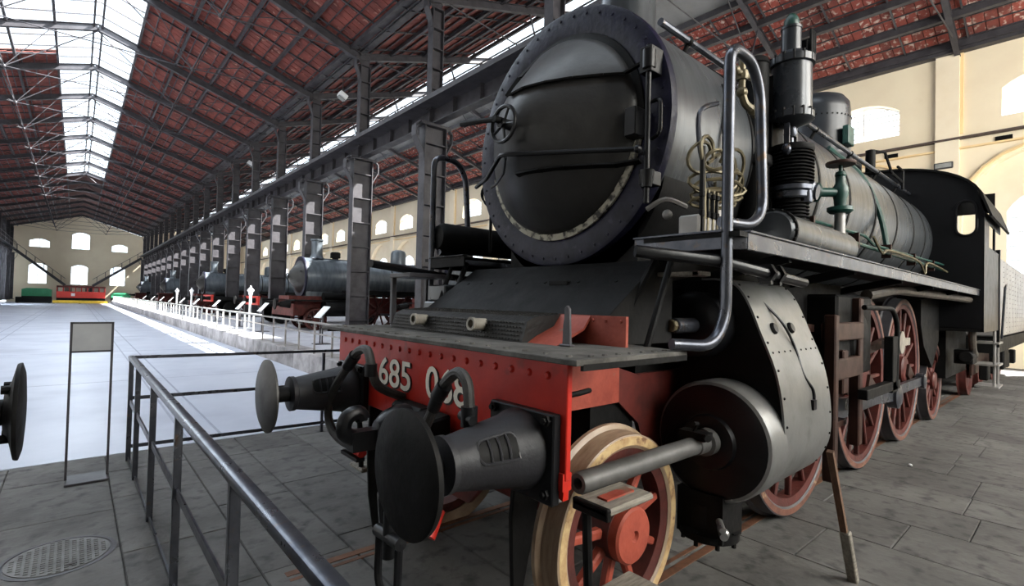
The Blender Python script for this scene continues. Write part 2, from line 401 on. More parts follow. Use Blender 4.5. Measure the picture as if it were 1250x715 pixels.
LI = lambda c: (c, 1.05, 1.6, 5.0, .7)
u = YN
wb_edges = [YN] + [c + 2.475 for c in WY if c + 2.475 < YE - 1] + [YE]
for i in range(len(wb_edges) - 1):
    c = WY[i] if i < len(WY) else None
    if c is not None and wb_edges[i + 1] - wb_edges[i] > 3.5: wall_bay(wb, mback, wb_edges[i], wb_edges[i + 1], 0, 10.75, [LO(c), UP(c)], .5)
    else: wall_bay(wb, mback, wb_edges[i], wb_edges[i + 1], 0, 10.75, [], .5)
wback = wb.build('wall_back', M['cream'], kind='structure', smooth=False)
rw_ = MB()
for c in WY:
    if YN + 2 < c < YE - 2.4: wall_bay(rw_, lambda u_, z_, d: (XW + .34 + d, u_, z_), c - 2.15, c + 2.15, 1.0, 7.05, [LI(c)], .1)
rw_.build('window_recess', M['cream_trim'], wback, smooth=False)
for c in [3.1 + 4.95 * k for k in range(-2, 20)]:
    if YN < c < YE:
        MB().b2((XW - .14, c - .31, 0), (XW + .02, c + .31, 10.62)).build('pilaster', M['cream_trim'], wback, smooth=False)
        MB().b2((XW - .06, c - .40, 7.7), (XW + .02, c - .31, 10.62)).build('pilaster_edge', M['yellow_trim'], wback, smooth=False)
MB().b2((XW - .22, YN, 7.50), (XW, YE, 7.56)).build('cornice', M['dark'], wback, smooth=False)
MB().b2((XW - .10, YN, 7.18), (XW, YE, 7.24)).build('string_course', M['yellow_trim'], wback, smooth=False)
# glazing of the rear wall windows: one window each, bars and pane
def window(n, map3, hole, nv, nh, structname):
    cy, hw, z0, zs, rise = hole; P = arch_hole(cy, hw, z0, zs, rise); top = max(p[1] for p in P)
    fr = MB()
    loop = [map3(p[0], p[1], 0) for p in P]
    fr.tube(loop, .045, 4, True)
    def zt(u):
        R = (hw * hw + rise * rise) / (2 * rise); cz = zs + rise - R; return cz + math.sqrt(max(R * R - (u - cy) ** 2, 0))
    for i in range(1, nv): 
        uu = cy - hw + 2 * hw * i / nv; fr.bar(map3(uu, z0, 0), map3(uu, zt(uu), 0), .05, .05)
    for i in range(1, nh):
        zz = z0 + (top - z0) * i / nh
        if zz < zs: fr.bar(map3(cy - hw, zz, 0), map3(cy + hw, zz, 0), .035, .035)
        else:
            R = (hw * hw + rise * rise) / (2 * rise); cz = zs + rise - R; q = math.sqrt(max(R * R - (zz - cz) ** 2, 0)); fr.bar(map3(cy - q, zz, 0), map3(cy + q, zz, 0), .035, .035)
    o = fr.build(structname, M['winframe'], kind='structure', smooth=False)
    MB().add([map3(p[0], p[1], .02) for p in P], [tuple(range(len(P)))]).build('pane', M['glass'], o, smooth=False)
    return o
nw = 1
for i, c in enumerate(WY):
    if c + 2.4 < YE and c > YN + 2:
        window(nw, lambda u_, z_, d: (XW + .30 + d, u_, z_), UP(c), 2, 6, 'window_%d' % nw); nw += 1
        window(nw, lambda u_, z_, d: (XW + .38 + d, u_, z_), LI(c), 3, 9, 'window_%d' % nw); nw += 1
        if c < 40:   # ochre rounded reveal band round the big lower arch
            R = 2.1; a = PI / 2; cz = 4.89
            bandp = [(XW - .02, c + (R + .12) * math.sin(a - 2 * a * k / 12), cz + (R + .12) * math.cos(a - 2 * a * k / 12)) for k in range(13)]
            bm_ = MB()
            for k in range(12): bm_.bar(bandp[k], bandp[k + 1], .07, .24, upv=(1, 0, 0))
            bm_.build('arch_band', M['yellow_trim'], wback)
# far end wall
mend = lambda u, z, d: (u, YE + d, z)
we = MB()
ends = [(XL - .5, -2.2, [(-4.35, 1.0, 2.7, 5.3, .4), (-4.25, 1.1, 8.0, 8.9, .35)]),
        (-2.2, 2.6, [(.25, .98, 2.7, 5.3, .4), (.3, 1.05, 8.05, 10.2, .4)]),
        (2.6, CX, [(4.8, .95, 2.7, 5.3, .4), (4.95, 1.0, 8.0, 8.85, .35)]), (CX, XW, [])]
for u0, u1, hs in ends: wall_bay(we, mend, u0, u1, 0, 10.75, hs, .5)
for (xa, xb, xr, zr) in ((XL - .5, CX, RX, RZ), (CX, XW, AX_, AZ)):
    we.prism([(xa, 10.75), (xb, 10.75), (xr, zr)], 1, YE, YE + .5)
we.build('wall_end', M['cream'], kind='structure', smooth=False)
for u0, u1, hs in ends:
    for hh in hs: window(nw, lambda u_, z_, d: (u_, YE + .25 + d, z_), hh, 2 if hh[1] < 2 else 3, 5, 'window_%d' % nw); nw += 1
# near side wall (behind and right of the camera) with big windows, left wall
mnear = lambda u, z, d: (u, YN - d, z)
wn = MB(); ed = [-8, -3.3, 1.7, 6.7, 11.7, 16.7, XW]
for i in range(6):
    c = (ed[i] + ed[i + 1]) / 2; hh = (c, 1.8, 3.4, 8.7, 1.2)
    wall_bay(wn, mnear, ed[i], ed[i + 1], 0, 10.75, [hh] if i > 1 else [], .5)
    if i > 1: window(nw, lambda u_, z_, d: (u_, YN - .3 - d, z_), hh, 4, 8, 'window_%d' % nw); nw += 1
for (xa, xb, xr, zr) in ((-8, CX, RX, RZ), (CX, XW, AX_, AZ)):
    wn.prism([(xa, 10.75), (xb, 10.75), (xr, zr)], 1, YN - .5, YN)
wn.build('wall_near', M['cream'], kind='structure', smooth=False)
wl_ = MB().b2((-8.6, YN, 0), (-8.1, 65.2, 10.9))
for k in range(7):  # unseen left wall windows, added to let light onto the end wall
    u0 = 65.2 + 4.95 * k; hh = (u0 + 2.475, 1.6, 1.6, 7.2, 1.0)
    wall_bay(wl_, lambda u, z, d: (-8.1 - d, u, z), u0, min(u0 + 4.95, YE), 0, 10.9, [hh], .5)
    window(nw, lambda u_, z_, d: (-8.4 - d, u_, z_), hh, 4, 8, 'window_%d' % nw); nw += 1
wl_.build('wall_left', M['panel'], kind='structure', smooth=False)

# ---------------- roof
YG0, YG1 = 9.5, 31.4      # glazed part of the left slope
SK1 = 64.0                # nave skylight ends
ceil = MB()
def slope_plane(mb, xa, xb, ya, yb, lift=.16, th=.05):
    za, zb = zroof(xa) + lift, zroof(xb) + lift
    mb.add([(xa, ya, za), (xb, ya, zb), (xb, yb, zb), (xa, yb, za), (xa, ya, za + th), (xb, ya, zb + th), (xb, yb, zb + th), (xa, yb, za + th)],
           [(0, 1, 2, 3), (4, 7, 6, 5), (0, 4, 5, 1), (1, 5, 6, 2), (2, 6, 7, 3), (3, 7, 4, 0)])
SL = [  # xa, xb, ya, yb tiled areas
    (1.7, CX - .05, YN, YE), (-.98, XL - 1.2, YG1, YE), (-.98, XL - 1.2, YN, YG0), (CX + .05, 12.75, YN, YE), (17.05, XW, YN, YE)]
for a in SL: slope_plane(ceil, *a)
slope_plane(ceil, 1.7, RX, SK1, YE); slope_plane(ceil, RX, -.98, SK1, YE)
slope_plane(ceil, 1.7, RX, YN, -4); slope_plane(ceil, RX, -.98, YN, -4)
ce = ceil.build('ceiling', M['board'], kind='structure', smooth=False)
slope_mb = MB(); slope_plane(slope_mb, 12.75, AX_, YN, 10.6, .05); slope_plane(slope_mb, AX_, 17.05, YN, YE, .05); slope_plane(slope_mb, 12.75, AX_, 89.8, YE, .05)  # last plane added over the glazing to keep sun off the end wall
slope_mb.build('skylight_cover', M['panel'], ce, smooth=False)
MB().b2((CX - .3, YN, 10.86), (CX + .3, YE, 11.0)).build('valley_gutter', M['iron'], ce, smooth=False)
# tiles
tile_me = None
def tile_geom(xa, xb, y, wy):
    # one tile seen from below, lower end proud of the next
    za, zb = zroof(xa), zroof(xb)
    return xa, xb, y, y + wy, za, zb
tiles_near = []; tilestuff = [MB(), MB()]
def add_tile(mb, xa, xb, ya, yb, org=None):
    d0 = random.uniform(.0, .012); g = .010
    lo = .03 + d0; hi = .075 + d0
    if zroof(xa) > zroof(xb): xh, xl = xa, xb
    else: xh, xl = xb, xa
    zh, zl = zroof(xh) + hi, zroof(xl) + lo
    t = .035
    vs = [(xh, ya + g, zh), (xl, ya + g, zl), (xl, yb - g, zl), (xh, yb - g, zh), (xh, ya + g, zh + t), (xl, ya + g, zl + t), (xl, yb - g, zl + t), (xh, yb - g, zh + t)]
    mb.add(vs, [(0, 1, 2, 3), (0, 4, 5, 1), (1, 5, 6, 2), (2, 6, 7, 3), (3, 7, 4, 0)])
for si, (xa, xb, ya, yb) in enumerate(SL):
    if si == 2: continue
    n = max(1, int(abs(xb - xa) / .40)); dx = (xb - xa) / n
    wy = .30 if si == 4 else .34
    yy = ya if si != 0 else 4.0
    yend = yb if yb < 70 else 78
    while yy < yend:
        wq = wy if yy < 40 else .6
        for i in range(n):
            x0, x1 = xa + dx * i, xa + dx * (i + 1)
            if si == 4 and yy < 8.2 and x0 > 17.2 and yy > -1.0 and len(tiles_near) < 290: tiles_near.append((x0, x1, yy, yy + wq))
            else: add_tile(tilestuff[1 if si == 4 else 0], x0, x1, yy, yy + wq)
        yy += wq
tilestuff[0].build('roof_tile_field', M['tile'], ce, smooth=False, kind='stuff')
tilestuff[1].build('roof_tile_field', M['tile_lime'], ce, smooth=False, kind='stuff')
for t in tiles_near:
    mb = MB(); add_tile(mb, *t); mb.build('roof_tile', M['tile_lime'], ce, smooth=False)
# battens (thin), purlins, rafters, tie rods
bt = MB()
for si, (xa, xb, ya, yb) in enumerate(SL):
    if si == 2: continue
    n = max(1, int(abs(xb - xa) / .40))
    for i in range(n + 1):
        x = xa + (xb - xa) * i / n
        bt.box((x, (max(ya, YN) + yb) / 2, zroof(x) + .02), (.035, yb - ya, .035))
    for k, yy in enumerate([ya + 1.65 * j for j in range(int((min(yb, 70) - ya) / 1.65))]):
        bt.bar((xa, yy, zroof(xa) + .005), (xb, yy, zroof(xb) + .005), .05, .05)
bt.build('roof_batten_field', M['iron'], ce, smooth=False, kind='stuff')
def purlin(x, ya, yb, w_=.09, h_=.14):
    MB().box((x, (ya + yb) / 2, zroof(x) - .06), (w_, yb - ya, h_)).build('purlin', M['iron'], ce, smooth=False)
for x in (1.72, 3.1, 4.5, 5.9, 7.3): purlin(x, YN, YE)
for x in (-1.0, -2.4, -3.8, -5.2, -6.6): purlin(x, YN, YE)
for x in (8.9, 10.3, 11.4, 12.72): purlin(x, YN, YE)
for x in (17.08, 18.2, 19.4, 20.6, 21.9): purlin(x, YN, YE, .19, .22)
for xr in (RX - .14, RX + .14): 
    MB().box((xr, (9 + SK1) / 2, RZ - .15), (.07, SK1 - 9, .12)).build('ridge_purlin', M['iron'], ce, smooth=False)
MB().b2((XW - .3, YN, 10.42), (XW + .05, YE, 10.62)).build('eave_beam', M['iron'], ce, smooth=False)
trY = [D0 + DD * n for n in range(-3, 19)]
def rafter_bar(mb, xa, xb, y, h=.28, drop=.14, w_=.10):
    a = V(xa, y, zroof(xa) - drop - .06); b = V(xb, y, zroof(xb) - drop - .06)
    mb.bar(a, b, .035, h); mb.bar(a - V(0, 0, h / 2), b - V(0, 0, h / 2), w_ * 1.6, .02); mb.bar(a + V(0, 0, h / 2), b + V(0, 0, h / 2), w_ * 1.6, .02)
raf_me = None
for y in trY:
    if raf_me is None:
        protos = []
        for nm, fn in (('rafter', lambda q: rafter_bar(q, RX, CX, 0)), ('rafter', lambda q: rafter_bar(q, RX, XL - .7, 0)),
                       ('rafter', lambda q: rafter_bar(q, CX, AX_, 0, .24)), ('rafter', lambda q: rafter_bar(q, AX_, XW, 0, .2))):
            mb = MB(); fn(mb); protos.append((nm, mb))
        tr = MB()
        for sgn in (1, -1):
            nd = V(RX + sgn * 2.75, 0, 10.35)
            ru = V(RX + sgn * 3.3, 0, zroof(RX + sgn * 3.3) - .3)
            ev = V(RX + sgn * 6.9, 0, 10.75); rg = V(RX, 0, RZ - .35)
            tr.tube([nd, ev], .022, 6); tr.tube([nd, rg], .022, 6); tr.tube([nd, ru], .035, 6)
            tr.ball(nd, .07, 8)
            tr.tube([nd, V(RX + sgn * 5.2, 0, zroof(RX + sgn * 5.2) - .25)], .016, 5)
            tr.tube([nd, V(RX + sgn * 1.4, 0, zroof(RX + sgn * 1.4) - .25)], .016, 5)
        tr.tube([(RX - 2.75, 0, 10.35), (RX + 2.75, 0, 10.35)], .020, 6)
        for sgn in (1, -1):
            nd = V(AX_ + sgn * 2.75, 0, 10.35); ru = V(AX_ + sgn * 3.3, 0, zroof(AX_ + sgn * 3.3) - .3)
            tr.tube([nd, V(AX_ + sgn * 6.9, 0, 10.7)], .022, 6); tr.tube([nd, V(AX_, 0, AZ - .35)], .022, 6); tr.tube([nd, ru], .035, 6)
        tr.tube([(AX_ - 2.75, 0, 10.35), (AX_ + 2.75, 0, 10.35)], .020, 6)
        protos.append(('tie_rod_frame', tr))
        raf_me = []
        for nm, mb in protos:
            o = mb.build(nm, M['iron'], ce, smooth=False); o.location.y = y; raf_me.append(o)
    else:
        for o0 in raf_me:
            o = o0.copy(); COL.objects.link(o); o.location.y = y
# longitudinal tie rods through the nodes
for sgn in (1, -1): MB().tube([(RX + sgn * 2.75, 20 if sgn > 0 else 12, 10.36), (RX + sgn * 2.75, 96, 10.36)], .018, 5).build('tie_rod', M['iron'], ce)
# skylight panes and bars
def pane_run(xa, xb, ya, yb, py, nx, lift=.06):
    first = None; y = ya
    for i in range(nx):
        x0 = xa + (xb - xa) * i / nx; x1 = xa + (xb - xa) * (i + 1) / nx
        L_ = min(py, yb - ya)
        base = MB().add([(x0, 0, zroof(x0) + lift), (x1, 0, zroof(x1) + lift), (x1, L_ - .03, zroof(x1) + lift), (x0, L_ - .03, zroof(x0) + lift)], [(0, 1, 2, 3)]).build('roof_pane', M['roofglass'], ce, smooth=False)
        base.location.y = ya; y = ya + L_
        while y < yb - .5:
            o = base.copy(); COL.objects.link(o); o.location.y = y; y += L_
pane_run(RX, 1.68, -4, SK1, 2.475, 1); pane_run(RX, -.96, -4, SK1, 2.475, 1)  # unseen near stretch opened for top light on the smokebox door
pane_run(-.98, XL - 1.1, YG0, YG1, 2.475, 3)
pane_run(AX_, 12.78, 10.6, 89.8, 4.95, 1)
gb = MB()
def gbar(xa, xb, y): gb.bar((xa, y, zroof(xa) + .06), (xb, y, zroof(xb) + .06), .03, .05)
y = -4.0
while y < SK1:
    gbar(RX, 1.7, y); gbar(RX, -.98, y); y += 1.2375
y = YG0
while y < YG1: gbar(-.98, XL - 1.1, y); y += 1.2375
y = 11.2
while y < YE: gbar(AX_, 12.75, y); y += 2.475
gb.build('glazing_bar_field', M['iron'], ce, smooth=False, kind='stuff')

# ---------------- columns (each one a thing)
CC = 7.85
def column_proto(x, y, label, group=None):
    r = thing('iron_column', label, 'column', (x, y, .42), group)
    hw, hd = .36, .26                                   # half sizes (x: across hall, y: along hall)
    MB().b2((x - hw, y - .012, .42), (x + hw, y + .012, 6.83)).build('web', M['iron'], r, smooth=False)
    for sg in (-1, 1):
        MB().b2((x + sg * hw - .014, y - .17, .42), (x + sg * hw + .014, y + .17, 6.88)).build('flange', M['iron'], r, smooth=False)
    for k in range(7):
        z = .85 + k * .9
        mb = MB(); mb.b2((x - hw, y - .15, z), (x + hw, y + .15, z + .035)); mb.build('stiffener', M['iron'], r, smooth=False)
    MB().b2((x - .48, y - .28, .42), (x + .48, y + .28, .50)).build('base_plate', M['iron'], r, smooth=False)
    MB().b2((x - .5, y - .2, 6.78), (x + .5, y + .2, 6.86)).build('cap_plate', M['iron'], r, smooth=False)
    for sg in (-1, 1):
        mb = MB(); P = [(x + sg * .36, y, 5.73), (x + sg * .39, y, 5.98), (x + sg * .64, y, 6.43), (x + sg * .64, y, 6.73), (x + sg * .50, y, 6.88)]
        for i in range(4): mb.bar(P[i], P[i + 1], .26 if sg < 0 else .14, .035, upv=(1, 0, .3))
        mb.build('bracket', M['iron'], r, smooth=False)
    # upper shaft
    mb = MB(); mb.b2((x - .17, y - .012, 7.3), (x + .17, y + .012, 10.7))
    for sg in (-1, 1): mb.b2((x + sg * .18 - .012, y - .14, 7.3), (x + sg * .18 + .012, y + .14, 10.3))
    for k in range(5): mb.b2((x - .18, y - .14, 7.9 + k * .6), (x + .18, y + .14, 7.93 + k * .6))
    mb.build('upper_shaft', M['iron'], r, smooth=False)
    mb = MB(); P = [(x - .19, y, 9.75), (x - .21, y, 9.95), (x - .36, y, 10.3), (x - .36, y, 10.62)]
    for i in range(3): mb.bar(P[i], P[i + 1], .24, .03, upv=(1, 0, .3))
    mb.build('upper_bracket', M['iron'], r, smooth=False)
    return r
ordn = ['first', 'second', 'third', 'fourth', 'fifth', 'sixth', 'seventh', 'eighth', 'ninth', 'tenth', 'eleventh', 'twelfth', 'thirteenth', 'fourteenth', 'fifteenth', 'sixteenth', 'seventeenth', 'eighteenth', 'nineteenth']
c0 = None
for n, y in enumerate(colY):
    lab = ('tall grey iron column of the right row, %s counted from the camera end' % ordn[n]) if n else 'grey iron column half hidden behind the smokebox, nearest of the row'
    if n == 1: lab = 'grey riveted iron column rising beside the big smokebox handwheel'
    if n == 2: lab = 'grey iron column standing in front of the dome-topped blue-grey locomotive'
    if c0 is None: c0 = column_proto(CC, y, lab, 'iron columns of the right row')
    else:
        o = copy_tree(c0); o.location.y = y; o['label'] = lab
for n in range(12, 19):
    o = copy_tree(c0); o.location = (XL, colY[n], .42); o['label'] = 'dark iron column of the left row by the far end wall'; o['group'] = 'iron columns of the left row'
    if n < 15: o['label'] = 'dark iron column of the left row nearer than the far stairs'
# girder along the right row with walkway and railing
def girder(x, ya, yb, label):
    g = thing('walkway_girder', label, 'girder', (x, ya, 6.86))
    MB().b2((x - .012, ya, 6.88), (x + .012, yb, 7.36)).build('web_plate', M['iron'], g, smooth=False)
    MB().b2((x - .14, ya, 6.87), (x + .14, yb, 6.90)).build('bottom_flange', M['iron'], g, smooth=False)
    MB().b2((x - .62, ya, 7.34), (x + .50, yb, 7.38)).build('walkway_plate', M['iron'], g, smooth=False)
    MB().b2((x - .64, ya, 7.26), (x - .61, yb, 7.40)).build('edge_strip', M['iron'], g, smooth=False)
    y = ya + 1.0; st = MB()
    while y < yb - .2:
        st.b2((x - .14, y - .01, 6.90), (x + .14, y + .01, 7.34)); y += 1.2375
    st.build('stiffener_row', M['iron'], g, smooth=False, kind='stuff')
    y = ya + .6; k = 0; post0 = None
    while y < yb:
        if post0 is None:
            post0 = MB().bar((x + .47, y, 7.38), (x + .47, y, 8.33), .03, .03).build('railing_post', M['iron'], g, smooth=False); py0 = y
        else:
            o = post0.copy(); COL.objects.link(o); o.location.y = y - py0
        y += 1.2375; k += 1
    for z in (8.33, 7.88): MB().bar((x + .47, ya, z), (x + .47, yb, z), .03, .03).build('railing_bar', M['iron'], g, smooth=False)
girder(CC, 5.6, YE - 2.2, 'long dark iron girder with walkway railing along the right column row')
girder(XL, 60, YE - 2.2, 'dark iron girder along the left column row by the far wall')

# ================================================================== MAIN LOCOMOTIVE
LY = 2.43
L = thing('steam_locomotive', 'large black steam locomotive with red numbered buffer beam, filling the right half', 'locomotive', (1.47, LY, 0))
def yy(m, d): return LY - m * d             # d = distance from the loco's centre line, m=+1 our side
CZ = 2.815                                  # boiler axis height
# --- buffer beam
bb = MB().prism([(1.34, 1.445), (3.60, 1.445), (3.60, .97), (1.34, .97)], 0, 1.47, 1.50)
bb = bb.build('buffer_beam', M['red'], L, bevel=.004)
MB().b2((1.46, 1.345, .93), (1.51, 1.40, 1.0)).prism([(1.345, .97), (1.42, .97), (1.39, .90), (1.352, .89)], 0, 1.47, 1.50).build('beam_corner', M['red'], L)
rv = MB()
for i in range(19): rv.lathe((1.472, 1.45 + i * .1135, 1.375), (-1, 0, 0), [(.019, 0), (.017, .006), (.010, .012)], 8)
for z in (1.2, 1.05): rv.lathe((1.472, 1.38, z), (-1, 0, 0), [(.010, 0), (.009, .006), (.004, .008)], 8)
rv.build('rivet_row', M['red'], bb, kind='stuff')
def number(txt, ya, yb, zb, zt):
    out = []
    for nm, off, dx, mt in (('number_edge', .045, 0, 'outline'), ('number', .022, -.004, 'white')):
        cu = bpy.data.curves.new(nm, 'FONT'); cu.body = txt; cu.extrude = .002; cu.offset = off * .5; cu.resolution_u = 4
        cu.size = 1.0
        t = bpy.data.objects.new(nm, cu); COL.objects.link(t)
        bpy.context.view_layer.update()
        me = bpy.data.meshes.new_from_object(t.evaluated_get(bpy.context.evaluated_depsgraph_get()))
        bpy.data.objects.remove(t)
        if not out:
            xs = [v.co.x for v in me.vertices]; ys = [v.co.y for v in me.vertices]
            x0, x1, y0, y1 = min(xs), max(xs), min(ys), max(ys)
        sh = (.010, -.008) if nm == 'number_edge' else (0, 0)
        for v in me.vertices:
            fx = (v.co.x - x0) / (x1 - x0); fz = (v.co.y - y0) / (y1 - y0)
            v.co = (1.466 + dx - v.co.z * .3 - 1.47, ya + (yb - ya) * fx - sh[0] * .6 - LY, zb + (zt - zb) * fz + sh[1] * .8)
        o = bpy.data.objects.new(nm, me); COL.objects.link(o); me.materials.append(M[mt]); o.parent = bb
        out.append(o)
number('685', 2.945, 2.545, 1.135, 1.315)
number('068', 2.385, 1.985, 1.135, 1.320)
# --- buffers
def buffer_set(m, convex):
    y = yy(m, .862); z = 1.06
    bp = MB().b2((1.425, y - .20, z - .19), (1.47, y + .20, z + .17)).build('buffer_base', M['black'], L, bevel=.006)
    for sy in (-1, 1):
        for sz in (-1, 1): MB().lathe((1.428, y + sy * .165, z + sz * .145), (-1, 0, 0), [(.022, 0), (.022, .018), (.012, .018), (.012, .03)], 6).build('bolt', M['soot'], bp)
    h = MB().lathe((1.43, y, z), (-1, 0, 0), [(.168, 0), (.165, .03), (.150, .07), (.105, .34), (.100, .37), (.108, .375), (.108, .40), (.062, .405)], 36)
    h = h.build('buffer_housing', M['bufferiron'], L)
    # flank patch, coloured as the shade inside a cast opening, with ribs across it
    sl = MB(); na, nt = 8, 5
    def hp(t, a, lift): 
        rr = .150 - (t - .07) * .1667 + lift; a = math.radians(a); return V(1.43 - t, y - math.cos(a) * rr, z + math.sin(a) * rr)
    for q in range(nt + 1):
        for k in range(na + 1): sl.v.append(hp(.125 + .165 * q / nt, 4 + 44 * k / na, .0015))
    for q in range(nt):
        for k in range(na): sl.f.append((q * (na + 1) + k, q * (na + 1) + k + 1, (q + 1) * (na + 1) + k + 1, (q + 1) * (na + 1) + k))
    sl.build('opening_shade_patch', M['soot'], h)
    for t in (.165, .205, .245): MB().tube([hp(t, 6 + 8 * k, .003) for k in range(6)], .006, 6).build('casting_rib', M['bufferiron'], h)
    fr = MB(); pts = []
    for (t, a) in ((.125, 4), (.125, 48), (.29, 48), (.29, 4)):
        rr = .150 - (t - .07) * .1667 + .002; a = math.radians(a); pts.append(V(1.43 - t, y - math.cos(a) * rr, z + math.sin(a) * rr))
    fr.tube(bend(pts + [pts[0]], .03, 3), .007, 6); fr.build('slot_rim', M['bufferiron'], h)
    MB().cyl((1.04, y, z), (.92, y, z), .048, n=20).build('plunger', M['steel'] if False else M['soot'], L)
    if convex: prof = [(.222, 0), (.222, .012), (.19, .026), (.12, .04), (.05, .047), (.001, .048)]
    else: prof = [(.224, 0), (.226, .006), (.226, .020), (.215, .026), (.10, .030), (.001, .031)]
    MB().lathe((.905, y, z), (-1, 0, 0), prof, 56, True, False).build('buffer_head', M['wornsteel'] if convex else M['soot'], L)
buffer_set(1, False); buffer_set(-1, True)
# --- drawhook and screw coupling
hk = MB(); hk.b2((1.36, LY - .16, .88), (1.47, LY + .16, 1.10)).build('draw_plate', M['soot'], L, bevel=.02)
hk = MB().b2((1.06, LY - .04, .90), (1.42, LY + .04, 1.0)).tube(spline([(1.10, LY, .95), (1.03, LY, 1.0), (1.04, LY, 1.07), (1.10, LY, 1.09), (1.13, LY, 1.05)], 4), [.04] * 16 + [.02], 8)
hk.lathe((1.37, LY - .02, .99), (-1, 0, 0), [(.12, 0), (.12, .05), (.10, .12), (.05, .18)], 14)
hk.build('draw_hook', M['black'], L, bevel=.008)
hk = MB().prism([(1.18, 1.06), (1.44, 1.10), (1.44, .94), (1.22, .94)], 1, LY - .34, LY - .12); hk.build('hook_wedge', M['soot'], L, bevel=.012)
c2 = MB()
c2.tube([(1.06, 2.03, .66), (1.05, 2.05, .78), (1.08, 2.07, .90)], [.022, .018, .018], 8); c2.ball((1.06, 2.03, .66), .03, 8)
c2.tube(bend([(1.0, 1.965, .68), (1.0, 1.97, .50), (1.0, 1.94, .45), (1.0, 1.83, .45), (1.0, 1.80, .52), (1.0, 1.795, .70)], .05, 4), .017, 8)
c2.cyl((1.0, 1.98, .69), (1.0, 1.78, .70), .026); c2.cyl((1.0, 1.88, .80), (1.0, 1.88, .61), .025); c2.cyl((1.0, 1.88, .80), (1.25, 1.95, 1.0), .03)
c2.build('coupling_hanger', M['black'], L)
MB().cyl((1.20, 1.90, .63), (1.28, 1.92, .72), .035, .02).build('red_coupling_tip', M['red'], L)
# --- brake hoses
hs = MB(); hs.tube(spline([(1.46, 2.62, 1.10), (1.30, 2.62, 1.18), (1.25, 2.61, 1.30), (1.25, 2.66, 1.375), (1.25, 2.75, 1.375), (1.25, 2.84, 1.33), (1.25, 2.95, 1.24), (1.25, 3.08, 1.14), (1.25, 3.19, 1.02), (1.25, 3.21, .91), (1.25, 3.13, .83), (1.25, 2.97, .80), (1.25, 2.80, .81)], 5), .026, 10)
hs = hs.build('brake_hose', M['rubber'], L)
for a_, b_, r_ in (((1.25, 2.83, 1.335), (1.25, 2.93, 1.26), .036), ((1.25, 2.615, 1.24), (1.25, 2.615, 1.31), .034), ((1.25, 2.84, .808), (1.25, 2.77, .81), .038)): MB().cyl(a_, b_, r_).build('hose_coupling', M['black'], hs)
MB().cyl((1.25, 2.76, .81), (1.25, 2.69, .79), .04, .025).build('red_hose_end', M['red'], hs)
MB().b2((1.22, 2.70, .745), (1.27, 2.92, .765)).tube([(1.25, 2.92, .81), (1.25, 3.0, .90), (1.25, 2.98, .97)], .010, 6).build('hose_hook', M['black'], hs)
hr = MB().tube(spline([(1.46, 1.62, 1.02), (1.30, 1.62, 1.08), (1.21, 1.62, 1.16), (1.20, 1.62, 1.25), (1.20, 1.64, 1.34), (1.20, 1.70, 1.375), (1.20, 1.77, 1.34), (1.20, 1.84, 1.27), (1.21, 1.92, 1.16), (1.24, 2.01, 1.07), (1.30, 2.05, 1.0), (1.46, 2.06, .98)], 5), .024, 10)
hr = hr.build('brake_hose', M['rubber'], L)
MB().cyl((1.20, 1.80, 1.31), (1.205, 1.86, 1.25), .034).cyl((1.205, 1.86, 1.25), (1.21, 1.90, 1.19), .030).build('hose_coupling', M['black'], hr)
MB().cyl((1.20, 1.62, 1.17), (1.20, 1.62, 1.25), .034).cyl((1.19, 1.58, 1.20), (1.19, 1.66, 1.21), .020).build('hose_coupling', M['black'], hr)
MB().b2((1.19, 1.60, 1.10), (1.21, 1.64, 1.16)).build('hose_tap', M['red'], hr)
# --- deck above the beam
dk = MB(); dk.prism([(1.36, 1.20), (2.12, 1.20), (2.12, 1.30), (2.20, 1.66), (2.20, 3.2), (2.12, 3.66), (1.36, 3.66)], 2, 1.445, 1.468)
dk = dk.build('front_deck', M['deck'], L, bevel=.003)
MB().b2((1.40, 1.20, 1.425), (2.12, 1.215, 1.45)).build('deck_edge_angle', M['soot'], dk)
MB().b2((1.40, 3.65, 1.425), (2.12, 3.665, 1.45)).build('deck_edge_angle', M['soot'], dk)
rv = MB()
for i in range(8):
    rv.lathe((1.50 + i * .085, 1.25, 1.467), (0, 0, 1), [(.014, 0), (.012, .008)], 6)
    rv.lathe((1.50 + i * .085, 3.61, 1.467), (0, 0, 1), [(.014, 0), (.012, .008)], 6)
for i in range(19): rv.lathe((1.43, 1.30 + i * .124, 1.467), (0, 0, 1), [(.014, 0), (.012, .007)], 6)
rv.build('rivet_row', M['deck'], dk, kind='stuff')
# raised chequer-plate cover and red cheeks behind the deck
tb = MB(); tb.sheet([(1.70, 1.468), (1.735, 1.575), (1.79, 1.60), (2.02, 1.615)], 1, 1.88, 3.26, -.012)
tb.prism([(1.70, 1.468), (1.735, 1.575), (1.79, 1.60), (2.02, 1.615), (2.02, 1.468)], 1, 3.25, 3.262)
tb.prism([(1.70, 1.468), (1.735, 1.575), (1.79, 1.60), (2.02, 1.615), (2.02, 1.468)], 1, 1.868, 1.88)
tb = tb.build('chequer_cover', M['tread'], L, smooth=False)
dm = MB()
for i in range(54):
    for j in range(5):
        yv = 1.90 + i * .025 + (.0125 if j % 2 else 0); t = (j + .5) / 5
        dm.box((1.70 + .035 * t - .006, yv, 1.47 + .105 * t), (.008, .016, .006))
for i in range(54):
    for j in range(8): dm.box((1.80 + j * .027, 1.90 + i * .025 + (.0125 if j % 2 else 0), 1.603 + .0018 * j), (.018, .007, .006))
dm.build('chequer_relief', M['tread'], tb, smooth=False, kind='stuff')
